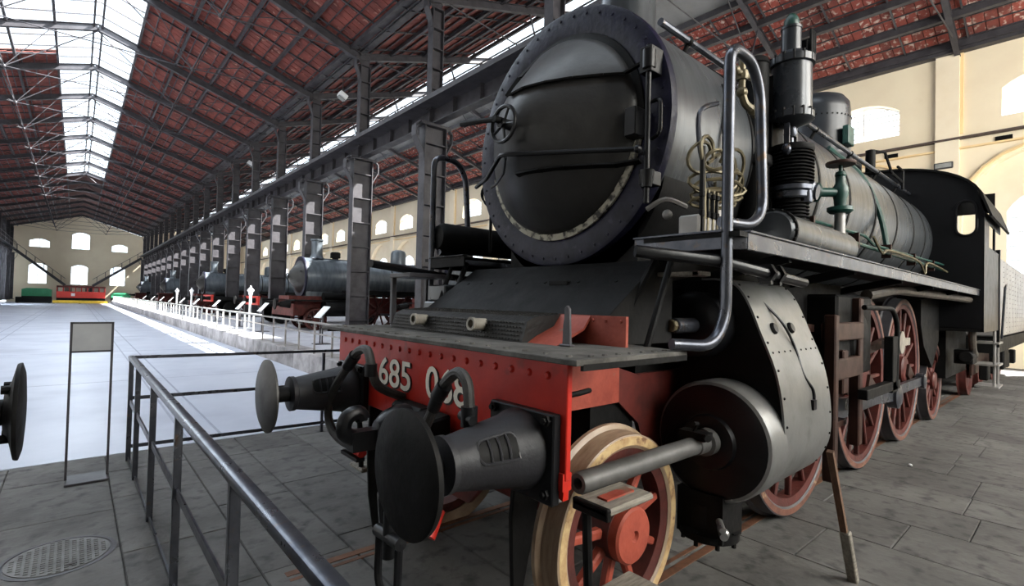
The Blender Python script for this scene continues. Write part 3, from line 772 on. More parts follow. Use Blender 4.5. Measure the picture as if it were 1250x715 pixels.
for y in (2.84, 2.22): 
    MB().lathe((1.76, y, 1.54), (-1, 0, .06), [(.036, -.04), (.036, .02), (.034, .10), (.038, .105), (.038, .125), (.024, .125), (.024, .02)], 18, True, True).build('lamp_socket', mat('pale_socket_metal', (.25, .23, .19), (.16, .145, .12), .6) if y > 2.5 else bpy.data.materials['pale_socket_metal'], L)
ck = MB(); ck.sheet([(1.74, 1.468), (1.80, 1.50), (1.93, 1.55), (1.98, 1.612)], 1, 1.66, 1.88, -.012)
ck.build('red_curved_cheek', M['salmon'], L)
MB().b2((1.98, 1.44, 1.468), (2.00, 1.88, 1.615)).build('red_back_plate', M['salmon'], L)
MB().b2((1.98, 3.26, 1.468), (2.0, 3.45, 1.6)).build('red_back_plate', M['salmon'], L)
rv = MB()
for y in (1.47, 1.56, 1.64): rv.lathe((1.98, y, 1.59), (-1, 0, 0), [(.010, 0), (.006, .006)], 6)
rv.build('rivet_row', M['salmon'], L, kind='stuff')
lb = MB(); lb.b2((1.735, 1.575, 1.468), (1.775, 1.645, 1.48)); lb.prism([(1.585, 1.468), (1.635, 1.468), (1.632, 1.57), (1.626, 1.60), (1.626, 1.645), (1.61, 1.665), (1.594, 1.645), (1.592, 1.59)], 0, 1.745, 1.765)
lb.build('lamp_iron', M['iron'], L, bevel=.004)
# apron plate rising to the smokebox saddle
MB().prism([(2.0, 1.60), (2.02, 1.62), (2.46, 1.93), (2.60, 1.93), (2.60, 1.46), (2.02, 1.46)], 1, LY - .86, LY + .86).build('saddle_apron', M['soot'], L, bevel=.004)
mb = MB()
for i in range(6): mb.lathe((2.28, LY - .7 + i * .28, 1.80), (-.58, 0, .82), [(.014, 0), (.010, .008)], 6)
mb.b2((2.25, LY - .35, 1.785), (2.31, LY - .20, 1.81)); mb.build('apron_bolt_row', M['soot'], L, kind='stuff')
MB().lathe((2.62, LY, CZ - .2), (1, 0, 0), [(.80, 0), (.80, 1.5)], 40).b2((2.62, LY - .6, 1.25), (4.1, LY + .6, 2.2)).build('saddle', M['soot'], L)
# --- smokebox
sb = MB().lathe((2.52, LY, CZ), (1, 0, 0), [(.862, .05), (.862, 1.62)], 72, False, False)
sb = sb.build('smokebox', M['boiler'], L)
rg = MB().lathe((2.52, LY, CZ), (1, 0, 0), [(.700, .02), (.705, -.004), (.74, -.012), (.86, -.012), (.883, -.004), (.888, .012), (.888, .05), (.86, .055), (.70, .05)], 84, False, False)
rg.build('smokebox_front_ring', M['bluering'], sb)
rvr = MB()
for k in range(44):
    a = 2 * PI * k / 44; rvr.lathe((2.508, LY + .835 * math.cos(a), CZ + .835 * math.sin(a)), (-1, 0, 0), [(.011, 0), (.008, .006)], 6)
rvr.build('rivet_row', M['bluering'], sb, kind='stuff')
rim_ = MB(); prof_ = [(.708, .0), (.704, .012), (.655, .018), (.635, .034)]
rim_.lathe((2.515, LY, CZ), (-1, 0, 0), prof_, 84, False, False).build('door_seat_rim', M['soot'], sb)
ar_ = MB(); n_ = 48
for k in range(n_ + 1):
    a = math.radians(188 + 158 * k / n_); wv_ = .050 + .014 * math.sin(k * 1.7) + .008 * math.sin(k * .6)
    wv_ *= min(1, 4.0 * math.sin(PI * (k + .5) / (n_ + 1)))
    for rr_, t_ in ((.708, .004), (.706, .020), (.706 - wv_, .024), (.700 - wv_, .016)): ar_.v.append((2.515 - t_, LY + rr_ * math.cos(a), CZ + rr_ * math.sin(a)))
for k in range(n_):
    for q_ in range(3): ar_.f.append((k * 4 + q_, k * 4 + q_ + 1, k * 4 + q_ + 5, k * 4 + q_ + 4))
ar_.build('flaked_ash_edge', M['ash'], sb)
dr = MB().lathe((2.50, LY, CZ), (-1, 0, 0), [(.665, 0), (.660, .025), (.635, .05), (.55, .125), (.40, .245), (.25, .345), (.14, .40), (.07, .425), (.001, .43)], 84, False, False)
dr = dr.build('smokebox_door', M['door'], L)
# handwheel
hw_ = V(2.0, LY - .01, CZ - .02)
wh = MB().torus(hw_, (1, 0, 0), .112, .013, 32, 8)
for k in range(5):
    a = PI / 4 + k * PI * .4; wh.tube([hw_, hw_ + V(0, math.cos(a) * .112, math.sin(a) * .112)], .009, 6)
wh.cyl(hw_ + V(.09, 0, 0), hw_ - V(.03, 0, 0), .028); wh.build('hand_wheel', M['black'], dr)
MB().cyl((2.09, LY, CZ), (1.93, LY, CZ), .022).tube([(1.95, LY, CZ), (1.93, LY + .10, CZ + .012), (1.92, LY + .33, CZ + .045)], [.02, .018, .022], 8).build('dart_handle', M['soot'], dr)
# straps, hinge, cross bar
sp = MB()
def on_door(d, z, lift=.012):
    rr = math.hypot(d, z - CZ); pr = [(.665, 0), (.66, .025), (.635, .05), (.55, .125), (.40, .245), (.25, .345), (.14, .40), (.07, .425), (0, .43)]
    for (r0, t0), (r1, t1) in zip(pr, pr[1:]):
        if r0 >= rr >= r1: return V(2.50 - (t0 + (t1 - t0) * (r0 - rr) / (r0 - r1)) - lift, LY - d, z)
    return V(2.49, LY - d, z)
for zz, d0 in ((CZ + .24, .30),):
    P = [on_door(d, zz + .02 * (d + .2)) for d in (-.10, .05, .2, .35, .5, .6)] + [V(2.46, LY - .72, zz + .04)]
    for a, b in zip(P, P[1:]): sp.bar(a, b, .012, .05, upv=(1, 0, .3))
sp.build('door_strap', M['soot'], dr, smooth=False); sp = MB()
P = [on_door(d, CZ - .30) for d in (-.05, .15, .3, .45, .55)] + [V(2.46, LY - .72, CZ - .30)]
for a, b in zip(P, P[1:]): sp.bar(a, b, .012, .045, upv=(1, 0, -.3))
sp.build('door_strap', M['soot'], dr, smooth=False)
hg = MB().cyl((2.42, LY - .79, 2.25), (2.42, LY - .79, 3.16), .017, n=10)
hg.cyl((2.42, LY - .79, 3.02), (2.42, LY - .79, 3.13), .038, n=12); hg.cyl((2.42, LY - .79, 2.34), (2.42, LY - .79, 2.44), .030, .045, n=12)
hg.b2((2.40, LY - .82, 3.0), (2.52, LY - .74, 3.15)); hg.b2((2.40, LY - .82, 2.36), (2.52, LY - .75, 2.44))
hg.build('door_hinge', M['black'], dr, bevel=.003)
pk = MB().b2((2.40, LY - .72, 2.66), (2.52, LY - .64, 2.83)).tube(bend([(2.47, LY - .78, 2.85), (2.44, LY - .86, 2.84), (2.44, LY - .86, 2.64), (2.47, LY - .78, 2.63)], .05, 4), .014, 6)
pk.build('hinge_bracket', M['black'], dr, bevel=.006)
xb = MB().tube(bend([(2.30, 1.62, 2.53), (2.03, 2.40, 2.605), (2.02, 2.47, 2.61), (2.16, 2.78, 2.54), (2.30, 3.09, 2.55)], .04, 4), .015, 8)
xb.ball((2.30, 1.62, 2.53), .024, 8).tube([(2.32, 1.64, 2.53), (2.46, 1.70, 2.56)], .014, 6).tube([(2.05, 2.45, 2.60), (2.12, 2.55, 2.53), (2.2, 2.72, 2.50), (2.30, 2.9, 2.52)], .010, 6)
xb.build('door_cross_bar', M['black'], dr)
fs = MB(); P = [on_door(d, z, .02) for d, z in ((-.19, CZ + .26), (-.14, CZ + .34))] 
fs.bar(V(2.46, LY + .16, CZ + .62), on_door(-.17, CZ + .42, .015), .05, .012, upv=(1, 0, .4)); fs.bar(on_door(-.17, CZ + .42, .015), on_door(-.25, CZ + .30, .012), .03, .012, upv=(1, 0, .4))
fs.build('door_clip', M['soot'], dr, smooth=False)
# chimney
MB().lathe((3.27, LY, CZ + .80), (0, 0, 1), [(.36, 0), (.30, .06), (.245, .14), (.225, .22), (.222, .60), (.24, .61), (.24, .68)], 40).build('chimney', M['boiler'], L)
# boiler barrel with bands
bl = MB().lathe((4.14, LY, CZ), (1, 0, 0), [(.862, 0), (.835, .02), (.835, 6.1)], 72, False, False).build('boiler', M['boiler'], L)
for x in (4.16, 5.05, 5.95, 6.9, 7.9, 8.85, 9.6): MB().lathe((x, LY, CZ), (1, 0, 0), [(.835, 0), (.842, .004), (.842, .046), (.835, .05)], 72, False, False).build('boiler_band', M['soot'], bl)
MB().lathe((3.60, LY, CZ), (1, 0, 0), [(.862, 0), (.870, .004), (.870, .09), (.862, .094)], 72, False, False).build('smokebox_band', M['soot'], sb)
# dome
dmm = MB().lathe((7.55, LY, CZ + .72), (0, 0, 1), [(.52, 0), (.44, .08), (.405, .2), (.40, .80), (.385, .90), (.33, .98), (.22, 1.03), (.001, 1.05)], 48, True, False).build('steam_dome', M['domepaint'], L)
rvr = MB()
for k in range(40):
    a = 2 * PI * k / 40; rvr.lathe((7.55 + .402 * math.cos(a), LY + .402 * math.sin(a), CZ + 1.40), (math.cos(a), math.sin(a), 0), [(.012, 0), (.008, .008)], 6)
rvr.build('rivet_row', M['soot'], dmm, kind='stuff')
MB().b2((7.30, LY - .46, CZ + .98), (7.52, LY - .385, CZ + 1.22)).build('green_dome_plate', M['green'], dmm, bevel=.01)
sv = MB().b2((8.1, LY - .3, CZ + .8), (8.5, LY - .1, CZ + 1.05)).cyl((8.3, LY - .45, CZ + .8), (8.3, LY - .45, CZ + 1.1), .06)
sv.tube([(8.3, LY - .45, CZ + 1.1), (8.6, LY - .55, CZ + 1.12), (8.75, LY - .6, CZ + .85)], .02, 6).tube([(8.75, LY - .6, CZ + .85), (9.3, LY - .62, CZ + .80)], .02, 6).tube([(9.3, LY - .62, CZ + .7), (9.3, LY - .62, CZ + .98), (9.0, LY - .62, CZ + .98)], .02, 6)
sv.build('safety_valve', M['soot'], L)
# long hand rail on the boiler
for m in (1, -1):
    hr_ = MB().tube([(2.93, yy(m, .53), 3.60), (10.2, yy(m, .53), 3.60)], .026, 10)
    hr_ = hr_.build('boiler_handrail', M['guard'], L)
    for x in (3.3, 4.6, 5.9, 7.1, 8.3, 9.4):
        st = MB().cyl((x, yy(m, .46), 3.47), (x, yy(m, .53), 3.60), .018); st.ball((x, yy(m, .53), 3.60), .036, 8); st.lathe((x, yy(m, .46), 3.47), (0, -m * .5, .8), [(.05, -.03), (.04, .02)], 10); st.build('handrail_stanchion', M['soot'], hr_)
# --- side front handrail loops
for m in (1, -1):
    P = [(2.02, yy(m, 1.21), 1.50), (2.22, yy(m, 1.30), 1.49), (2.32, yy(m, 1.31), 1.62), (2.32, yy(m, 1.31), 2.93), (2.56, yy(m, 1.31), 2.93), (2.66, yy(m, 1.31), 2.80), (2.71, yy(m, 1.31), 2.18), (2.58, yy(m, 1.31), 2.09), (2.36, yy(m, 1.26), 2.09)]
    MB().tube(bend(P, .10, 5), .027, 12).build('grab_rail', M['guard'], L)
# --- running boards
for m in (1, -1):
    rb = MB(); rb.b2((2.30, yy(m, .86), 2.005), (10.2, yy(m, 1.38), 2.03)); rb = rb.build('running_board', M['soot'], L)
    va = MB(); P = [(2.31, yy(m, .80), 1.99), (2.31, yy(m, 1.30), 1.99), (2.38, yy(m, 1.375), 1.99), (10.2, yy(m, 1.375), 1.99)]
    for a, b in zip(P, P[1:]): va.bar(a, b, .016, .085)
    va.bar((2.31, yy(m, .80), 2.034), (2.31, yy(m, 1.30), 2.034), .05, .012); va.bar((2.38, yy(m, 1.37), 2.034), (10.2, yy(m, 1.37), 2.034), .05, .012)
    va.build('running_board_edge', M['guard'] if m > 0 else M['soot'], rb, bevel=.003)
    for x in (3.0, 4.2, 5.6, 7.0, 8.6): MB().bar((x, yy(m, .6), 1.80), (x, yy(m, 1.34), 1.96), .04, .06).build('board_bracket', M['soot'], rb)
    pl = MB(); pl.b2((2.44, yy(m, .72), 1.835), (2.54, yy(m, 1.12), 1.858)); pl.build('timber_step', M['wood'], L, bevel=.003)
    MB().b2((2.44, yy(m, 1.07), 1.832), (2.542, yy(m, 1.10), 1.861)).build('step_clip', M['rust'], L)
    # struts from deck to running board
    MB().tube([(2.12, yy(m, .80), 1.46), (2.40, yy(m, .90), 1.98)], .022, 8).build('front_strut', M['soot'], L)
    MB().tube([(2.14, yy(m, 1.0), 1.46), (2.34, yy(m, 1.02), 1.96)], .018, 8).build('front_strut', M['soot'], L)
    # lifting shaft pipe under the board
    pp = MB().tube([(1.62 if m < 0 else 2.0, yy(m, 1.02), 1.93), (2.3, yy(m, 1.27), 1.895), (3.25, yy(m, 1.33), 1.83)], .030, 10)
    for x in (2.78, 2.90): pp.lathe((x, yy(m, 1.30), 1.862), (1, 0, -.05), [(.055, 0), (.055, .035)], 6); pp.b2((x, yy(m, 1.33), 1.80), (x + .03, yy(m, 1.27), 1.86))
    pp.build('cylinder_top_pipe', M['black'], L)
# --- cylinder block (outside cylinder and valve chest under one sheet)
def cyl_profile(m, grow=0.0):
    half = [(1.585, 1.84), (1.46, 1.835), (1.37, 1.80), (1.30, 1.70), (1.225, 1.52), (1.145, 1.32), (1.105, 1.12), (1.095, .92), (1.12, .79), (1.19, .67), (1.30, .595), (1.43, .57)]
    return [(LY - m * (LY - y), z) for y, z in half]
for m in (1, -1):
    pr = cyl_profile(m)
    core = pr + [(yy(m, .70), .57), (yy(m, .70), 1.84)]
    blk = MB().prism(core, 0, 2.97, 3.70).build('cylinder_block', M['soot'], L, bevel=.004)
    # smooth the outline for the sheet
    sp_ = spline([(p[0], p[1], 0) for p in pr], 4)
    ln = [(p.x, p.y) for p in sp_]
    sh = MB().sheet(ln, 0, 2.955, 3.72, .012 if m < 0 else -.012).build('cylinder_sheet', M['sheet'], L)
    bo = MB()
    for x in (2.985, 3.69):
        for i in range(2, len(ln) - 2, 3):
            a = V(0, *ln[i]); b = V(0, *ln[i + 1]); t = (b - a).normalized(); n_ = V(0, t.z, -t.y)
            if n_.y * m > 0: n_ = -n_
            bo.lathe((x, ln[i][0] + n_.y * .012, ln[i][1] + n_.z * .012), n_, [(.009, 0), (.006, .006)], 6)
    for x in [3.0 + .085 * k for k in range(9)]:
        i = min(range(len(ln)), key=lambda k: abs(ln[k][1] - 1.42)); bo.lathe((x, ln[i][0] - m * .012, 1.42), (0, -m, .3), [(.008, 0), (.005, .006)], 6)
    bo.build('bolt_row', M['soot'], sh, kind='stuff')
    for x in (3.14, 3.40): MB().lathe((x, yy(m, 1.185), 1.545), (0, -m, .38), [(.036, 0), (.036, .03), (.028, .04)], 14).build('inspection_plug', M['black'], sh)
    wv = MB().tube(spline([(3.10, yy(m, 1.03), 1.82), (3.22, yy(m, 1.20), 1.62), (3.33, yy(m, 1.255), 1.45), (3.34, yy(m, 1.305), 1.28), (3.42, yy(m, 1.335), 1.18), (3.41, yy(m, 1.345), 1.10)], 5), .008, 6)
    wv.box((3.40, yy(m, 1.34), 1.095), (.05, .03, .06)); wv.build('pressure_wire', M['black'], sh)
    # covers
    MB().lathe((2.98, yy(m, 1.01), .90), (-1, 0, 0), [(.343, 0), (.347, .004), (.347, .165), (.338, .19), (.322, .20)], 56, False, False).build('cylinder_cover_rim', M['sheet'], L)
    MB().lathe((2.98, yy(m, 1.01), .90), (-1, 0, 0), [(.30, .15), (.323, .199), (.30, .205), (.16, .215), (.15, .24), (.11, .245), (.001, .245)], 56, False, False).build('cylinder_cover', M['black'], L)
    MB().lathe((2.98, yy(m, .86), 1.565), (-1, 0, 0), [(.20, 0), (.20, .13), (.195, .15), (.18, .16), (.08, .165), (.001, .165)], 44, False, False).build('valve_chest_cover', M['black'], L)
    vs = MB().lathe((2.82, yy(m, .87), 1.56), (-1, 0, 0), [(.045, 0), (.045, .22), (.040, .225)], 18); vs = vs.build('valve_spindle_guard', M['guard'], L)
    MB().lathe((2.595, yy(m, .87), 1.56), (-1, 0, 0), [(.036, 0), (.036, .03), (.03, .035), (.001, .035)], 8).build('bronze_cap', M['brass'], vs)
    tr_ = MB().lathe((2.74, yy(m, 1.02), .91), (-1, 0, 0), [(.075, 0), (.075, .06), (.055, .065), (.055, .16), (.048, .165), (.048, 1.10), (.042, 1.115), (.024, 1.115), (.022, 1.05)], 24)
    tr_ = tr_.build('tail_rod_guide', M['pipegrey'], L)
    g2 = MB().b2((2.55, yy(m, 1.10), .95), (2.63, yy(m, .94), .99)).tube([(2.58, yy(m, 1.02), .99), (2.56, yy(m, 1.05), 1.04), (2.50, yy(m, 1.06), 1.05)], .010, 6)
    g2.lathe((2.59, yy(m, 1.07), .97), (-.6, -m * .8, 0), [(.02, -.04), (.02, .05)], 8); g2.build('gland_oiler', M['soot'], tr_)
    rc = MB().b2((2.76, yy(m, 1.10), .34), (3.0, yy(m, .82), .60)).lathe((2.88, yy(m, .96), .33), (0, 0, 1), [(.17, 0), (.17, .04), (.13, .05), (.13, .20)], 20)
    for k in range(8): 
        a = 2 * PI * k / 8; rc.cyl((2.88 + .15 * math.cos(a), yy(m, .96) + .15 * math.sin(a), .30), (2.88 + .15 * math.cos(a), yy(m, .96) + .15 * math.sin(a), .38), .014, n=6)
    rc.build('relief_valve_box', M['soot'], L)
    MB().cyl((2.78, yy(m, 1.08), .43), (2.70, yy(m, 1.14), .42), .022).cyl((2.72, yy(m, 1.10), .49), (2.66, yy(m, 1.15), .47), .018).ball((2.74, yy(m, 1.12), .42), .03, 8).build('drain_cock', M['steel'], L)
# --- frames
for m in (1, -1):
    MB().prism([(1.5, .97), (1.5, 1.42), (2.1, 1.42), (2.42, 1.30), (2.42, 1.10), (1.95, 1.10), (1.75, .95)], 1, yy(m, .60), yy(m, .63)).build('front_frame', M['salmon'], L)
    MB().prism([(2.42, 1.30), (2.6, 1.25), (10.3, 1.25), (10.3, .62), (2.75, .62), (2.62, .95), (2.42, 1.10)], 1, yy(m, .60), yy(m, .63)).build('main_frame', M['framered'], L)  # same frame as front_frame, shade by the cylinder put into its darker colour
    gi = MB().prism([(1.52, .98), (1.72, .98), (1.66, .70), (1.58, .35), (1.60, .12), (1.56, .12), (1.52, .35), (1.50, .70)], 1, yy(m, .72), yy(m, .745)).build('guard_iron', M['soot'], L, bevel=.004)
st = MB().b2((1.50, LY - .6, .98), (1.9, LY + .6, 1.40)); st.prism([(1.8, .95), (3.0, .95), (2.75, .72), (2.45, .78), (2.35, .60), (2.15, .60)], 0, 1.6, 1.63)
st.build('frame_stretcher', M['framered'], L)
bx = MB().b2((2.2, LY - .6, .62), (2.6, LY + .6, 1.2)).build('inside_cylinder_block', M['soot'], L)
rdp = MB().tube(bend([(1.56, yy(1, .66), 1.28), (1.80, yy(1, .78), 1.22), (2.0, yy(1, .76), 1.23)], .1, 4), .014, 6).build('sand_pipe', M['soot'], L)
# --- wheels
def wheel(m, x, r, nsp, spoke_mat, hubr, cap=False, crank=None, red='wheelred', tyre='tyre', tilt=0.0):
    yo = yy(m, .87); s_ = -m
    def cyl_y(prof): return prof
    tw = .135
    rim = MB().lathe((x, yo - s_ * .125, r), (0, s_, 0), [(r - .135, 0), (r - .075, .0), (r - .075, .112), (r - .135, .104), (r - .135, 0)], 64, False, False)
    rim.lathe((x, yo - s_ * .15, r), (0, s_, 0), [(hubr, 0), (hubr, .15), (hubr * .86, .17), (hubr * .5, .172), (.001, .172)], 32, True, False)
    wl = rim.build('wheel', M[red], L)
    MB().lathe((x, yo - s_ * .14, r), (0, s_, 0), [(r - .076, 0), (r + .03, 0), (r + .028, .02), (r + .004, .034), (r - .004, .136), (r - .012, .14), (r - .062, .14), (r - .076, .13)], 72, False, False).build('tyre', M['tyretread' if cap else 'iron'], wl)
    MB().lathe((x, yo - s_ * .002, r), (0, s_, 0), [(r - .010, .0), (r - .014, .004), (r - .058, .004), (r - .064, -.002)], 72, False, False).build('tyre_face', M[tyre], wl)
    for k in range(nsp):
        a = tilt + 2 * PI * k / nsp; d = V(math.cos(a), 0, math.sin(a)); c = V(x, yo - s_ * .06, r); q = V(-math.sin(a), 0, math.cos(a))
        A = c + d * hubr * .8; B = c + d * (r - .12)
        mb = MB(); wa, wb_ = (.050, .036) if r > .7 else (.055, .042)
        vs = []
        for P_, ww, tt in ((A, wa, .055), (B, wb_, .045)):
            for (u_, v_) in ((-1, -.6), (-.6, -1), (.6, -1), (1, -.6), (1, .6), (.6, 1), (-.6, 1), (-1, .6)): vs.append(P_ + q * u_ * ww * .5 + V(0, v_ * tt * .5, 0) + V(0, 0, 0))
        mb.add(vs, [(i, (i + 1) % 8, 8 + (i + 1) % 8, 8 + i) for i in range(8)]); mb.build('spoke', M[spoke_mat or red], wl)
    if cap:
        MB().lathe((x, yo - s_ * .0, r), (0, s_, 0), [(hubr * .98, .0), (hubr * .98, .05), (hubr * .9, .062), (.03, .066), (.02, .05), (.001, .05)], 40, False, False).build('hub_cap', M['salmon'], wl)
    if crank:
        a = crank; c = V(x + .33 * math.cos(a), yo, r + .33 * math.sin(a))
        mb = MB().cyl(c - V(0, s_ * .1, 0), c + V(0, s_ * .16, 0), .06).bar(V(x, yo - s_ * .03, r), c - V(0, s_ * .03, 0), .16, .16, upv=(0, 1, 0))
        mb.build('crank', M['rust'], wl)
        cw = []
        a2 = a + PI; n = 10
        for i in range(n + 1): 
            b = a2 - .55 + 1.1 * i / n; cw.append((x + (r - .14) * math.cos(b), r + (r - .14) * math.sin(b)))
        cw.append((x + (r - .38) * math.cos(a2 + .5), r + (r - .38) * math.sin(a2 + .5))); cw.append((x + (r - .38) * math.cos(a2 - .5), r + (r - .38) * math.sin(a2 - .5)))
        MB().prism(cw, 1, yo - s_ * .09, yo - s_ * .01).build('counterweight', M[red], wl)
CR = -.5
for m in (1, -1):
    wheel(m, 2.17, .50, 9, 'salmon', .145, cap=True, tyre='tyre', tilt=.25)
    for x in (4.50, 6.39, 8.20): wheel(m, x, .925, 16, None, .17, crank=CR if m > 0 else CR + PI / 2, tyre='tyrerim')
    wheel(m, 10.2, .61, 10, None, .14, tyre='tyrerim')
for x, r in ((2.17, .5), (4.5, .925), (6.39, .925), (8.2, .925), (10.2, .61)):
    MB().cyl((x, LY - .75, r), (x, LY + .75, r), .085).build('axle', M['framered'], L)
# --- motion (our side and mirrored)
for m in (1, -1):
    a = CR if m > 0 else CR + PI / 2
    cx_, cz_ = .33 * math.cos(a), .33 * math.sin(a)
    rod = MB()
    for xa, xb_ in ((4.5, 6.39), (6.39, 8.2)): rod.bar((xa + cx_, yy(m, .99), .925 + cz_), (xb_ + cx_, yy(m, .99), .925 + cz_), .05, .11)
    for x in (4.5, 6.39, 8.2): rod.lathe((x + cx_, yy(m, .95), .925 + cz_), (0, -m, 0), [(.10, 0), (.10, .09), (.07, .10)], 18)
    rod.build('coupling_rod', M['guard'], L)
    con = MB().bar((4.15, yy(m, 1.07), .93), (6.39 + cx_, yy(m, 1.07), .925 + cz_), .05, .10); con.lathe((6.39 + cx_, yy(m, 1.03), .925 + cz_), (0, -m, 0), [(.13, 0), (.13, .09), (.08, .11)], 18)
    con.build('connecting_rod', M['guard'], L)
    MB().cyl((3.7, yy(m, 1.02), .91), (4.2, yy(m, 1.02), .91), .04).build('piston_rod', M['steel'], L)
    MB().b2((4.05, yy(m, 1.14), .78), (4.35, yy(m, .90), 1.06)).build('crosshead', M['rust'], L, bevel=.01)
    for z_ in (1.07, .70): MB().b2((3.7, yy(m, 1.09), z_), (5.0, yy(m, .95), z_ + .05)).build('slide_bar', M['rust'], L, bevel=.004)
    MB().b2((4.06, yy(m, 1.27), .45), (4.14, yy(m, 1.19), 1.64)).build('motion_bracket', M['rust'], L, bevel=.01)
    br = MB().b2((4.92, yy(m, 1.2), .55), (5.02, yy(m, 1.12), 1.78))
    br.build('motion_bracket', M['rust'], L, bevel=.01)
    br = MB().b2((4.1, yy(m, 1.22), 1.44), (4.95, yy(m, 1.16), 1.58)).build('motion_tie_bar', M['rust'], L, bevel=.01)
    br = MB().b2((4.1, yy(m, 1.21), 1.14), (4.95, yy(m, 1.14), 1.30)).b2((4.5, yy(m, 1.2), 1.02), (4.62, yy(m, 1.14), 1.36)).build('motion_tie_bar', M['rust'], L, bevel=.01)
    MB().b2((4.55, yy(m, 1.14), 1.12), (5.5, yy(m, .90), 1.80)).lathe((5.1, yy(m, 1.06), 1.42), (0, -m, 0), [(.24, 0), (.24, .10), (.12, .13), (.001, .13)], 20, False, False).build('added_dark_mass', M['soot'], L, bevel=.02)  # dark block added to stand in for the gloom under the running board
    MB().b2((3.75, yy(m, .92), .60), (5.4, yy(m, .86), 1.9)).build('slide_bar_backplate', M['soot'], L)
    vg = MB().bar((3.7, yy(m, .95), 1.56), (5.0, yy(m, .95), 1.50), .05, .06).bar((5.0, yy(m, 1.05), 1.65), (5.1, yy(m, 1.05), .95), .06, .10).bar((5.1, yy(m, 1.0), 1.2), (6.6, yy(m, 1.0), 1.35), .05, .08).bar((4.3, yy(m, 1.08), .95), (5.0, yy(m, 1.08), 1.45), .03, .05)
    vg.build('valve_gear_link', M['rust'], L)
    lf = MB().tube(bend([(4.62, yy(m, 1.30), 1.70), (5.5, yy(m, 1.30), 1.70), (5.68, yy(m, 1.30), 1.55), (5.62, yy(m, 1.30), 1.0)], .12, 4), .022, 8).b2((4.7, yy(m, 1.31), .97), (5.75, yy(m, 1.24), 1.05)).b2((5.48, yy(m, 1.31), .95), (5.66, yy(m, 1.24), 1.45))
    lf.build('reversing_frame', M['soot'], L, bevel=.005)
    ec = MB().lathe((6.6, yy(m, 1.1), 1.35), (0, -m, 0), [(.12, 0), (.12, .06)], 16).b2((6.0, yy(m, 1.15), 1.31), (7.0, yy(m, 1.11), 1.39)).build('return_crank_rod', M['steel'], L)
    # pipe under the running board, ashpan, injector
    ip = MB().tube(bend([(5.5, yy(m, 1.10), 1.82), (6.3, yy(m, 1.15), 1.90), (9.2, yy(m, 1.2), 1.90), (10.45, yy(m, 1.28), 1.88), (10.45, yy(m, 1.28), 1.15), (11.0, yy(m, 1.25), 1.02)], .25, 5), .05, 10)
    ip.build('injector_pipe', M['pipebrown'], L)
    MB().prism([(8.9, 1.95), (10.2, 1.95), (10.2, 1.25), (9.7, .85), (9.1, 1.2), (8.9, 1.5)], 1, yy(m, .60), yy(m, .92)).build('ashpan_side', M['soot'], L)
    MB().b2((10.55, yy(m, 1.28), .88), (11.0, yy(m, 1.05), 1.10)).lathe((10.6, yy(m, 1.2), 1.0), (1, 0, 0), [(.09, -.1), (.09, .5), (.05, .52)], 14).build('injector', M['soot'], L, bevel=.01)
MB().b2((2.9, LY - .55, 1.25), (10.0, LY + .55, 1.95)).build('inner_frame_mass', M['soot'], L)
# --- side steps at the front
for m in (1, -1):
    stp = MB().b2((1.545, yy(m, 1.24), .855), (1.86, yy(m, 1.06), .885)).build('step_board', M['wood'], L, bevel=.01)
    MB().b2((1.62, yy(m, 1.18), .885), (1.80, yy(m, 1.13), .893)).build('worn_patch', M['salmon'], stp)
    MB().b2((1.545, yy(m, 1.24), .84), (1.57, yy(m, 1.06), .888)).build('step_nosing', M['soot'], stp, bevel=.004)
    MB().b2((1.60, yy(m, 1.24), .40), (2.0, yy(m, 1.02), .43)).build('step_board', M['wood'], L, bevel=.01)
    MB().tube([(1.60, yy(m, 1.09), .86), (1.63, yy(m, 1.09), .41)], .020, 8).build('step_hanger', M['soot'], L)
    MB().b2((1.50, yy(m, .98), .83), (1.62, yy(m, .90), 1.02)).build('step_bracket', M['tender'], L, bevel=.006)
# --- air pump
px, py_ = 3.02, LY - 1.30
PK = []
pm = MB().lathe((px, py_, 2.69), (0, 0, 1), [(.05, -.03), (.155, 0), (.168, .01), (.168, .045), (.150, .05), (.148, .33), (.168, .335), (.168, .375), (.15, .38), (.11, .41), (.07, .42)], 40).fit().build('air_pump_steam_cylinder', M['domepaint'], L)
bo = MB()
for z in (2.70, 3.03):
    for k in range(14):
        a = 2 * PI * k / 14; bo.cyl((px + .158 * math.cos(a), py_ + .158 * math.sin(a), z - .005), (px + .158 * math.cos(a), py_ + .158 * math.sin(a), z + .05), .013, n=6)
bo.fit().build('bolt_row', M['soot'], pm, kind='stuff')
MB().cyl((px - .02, py_, 3.08), (px - .02, py_, 3.24), .075, n=20).lathe((px - .02, py_, 3.24), (0, 0, 1), [(.08, 0), (.08, .015), (.05, .02)], 18).fit().build('valve_bonnet', M['domepaint'], pm)
MB().lathe((px - .02, py_, 3.245), (0, 0, 1), [(.05, 0), (.058, .02), (.055, .06), (.03, .09), (.001, .10)], 16, True, False).fit().build('green_oiler_cap', M['green'], pm)
mb = MB().b2((px + .04, py_ - .10, 3.10), (px + .16, py_ + .1, 3.18)).cyl((px + .10, py_ - .12, 3.15), (px + .10, py_ + .1, 3.15), .05)
for k in range(4): mb.cyl((px + .06 + .03 * k, py_ - .12, 3.10), (px + .06 + .03 * k, py_ - .12, 3.24), .012, n=6)
mb.fit().build('reversing_valve', M['soot'], pm, bevel=.004)
MB().cyl((px, py_, 2.52), (px, py_, 2.70), .022).b2((px - .09, py_ - .02, 2.53), (px - .07, py_ + .02, 2.69)).b2((px + .07, py_ - .02, 2.53), (px + .09, py_ + .02, 2.69)).lathe((px, py_, 2.60), (0, 0, 1), [(.04, 0), (.05, .02), (.04, .06)], 12).fit().build('pump_rod_frame', M['guard'], pm)
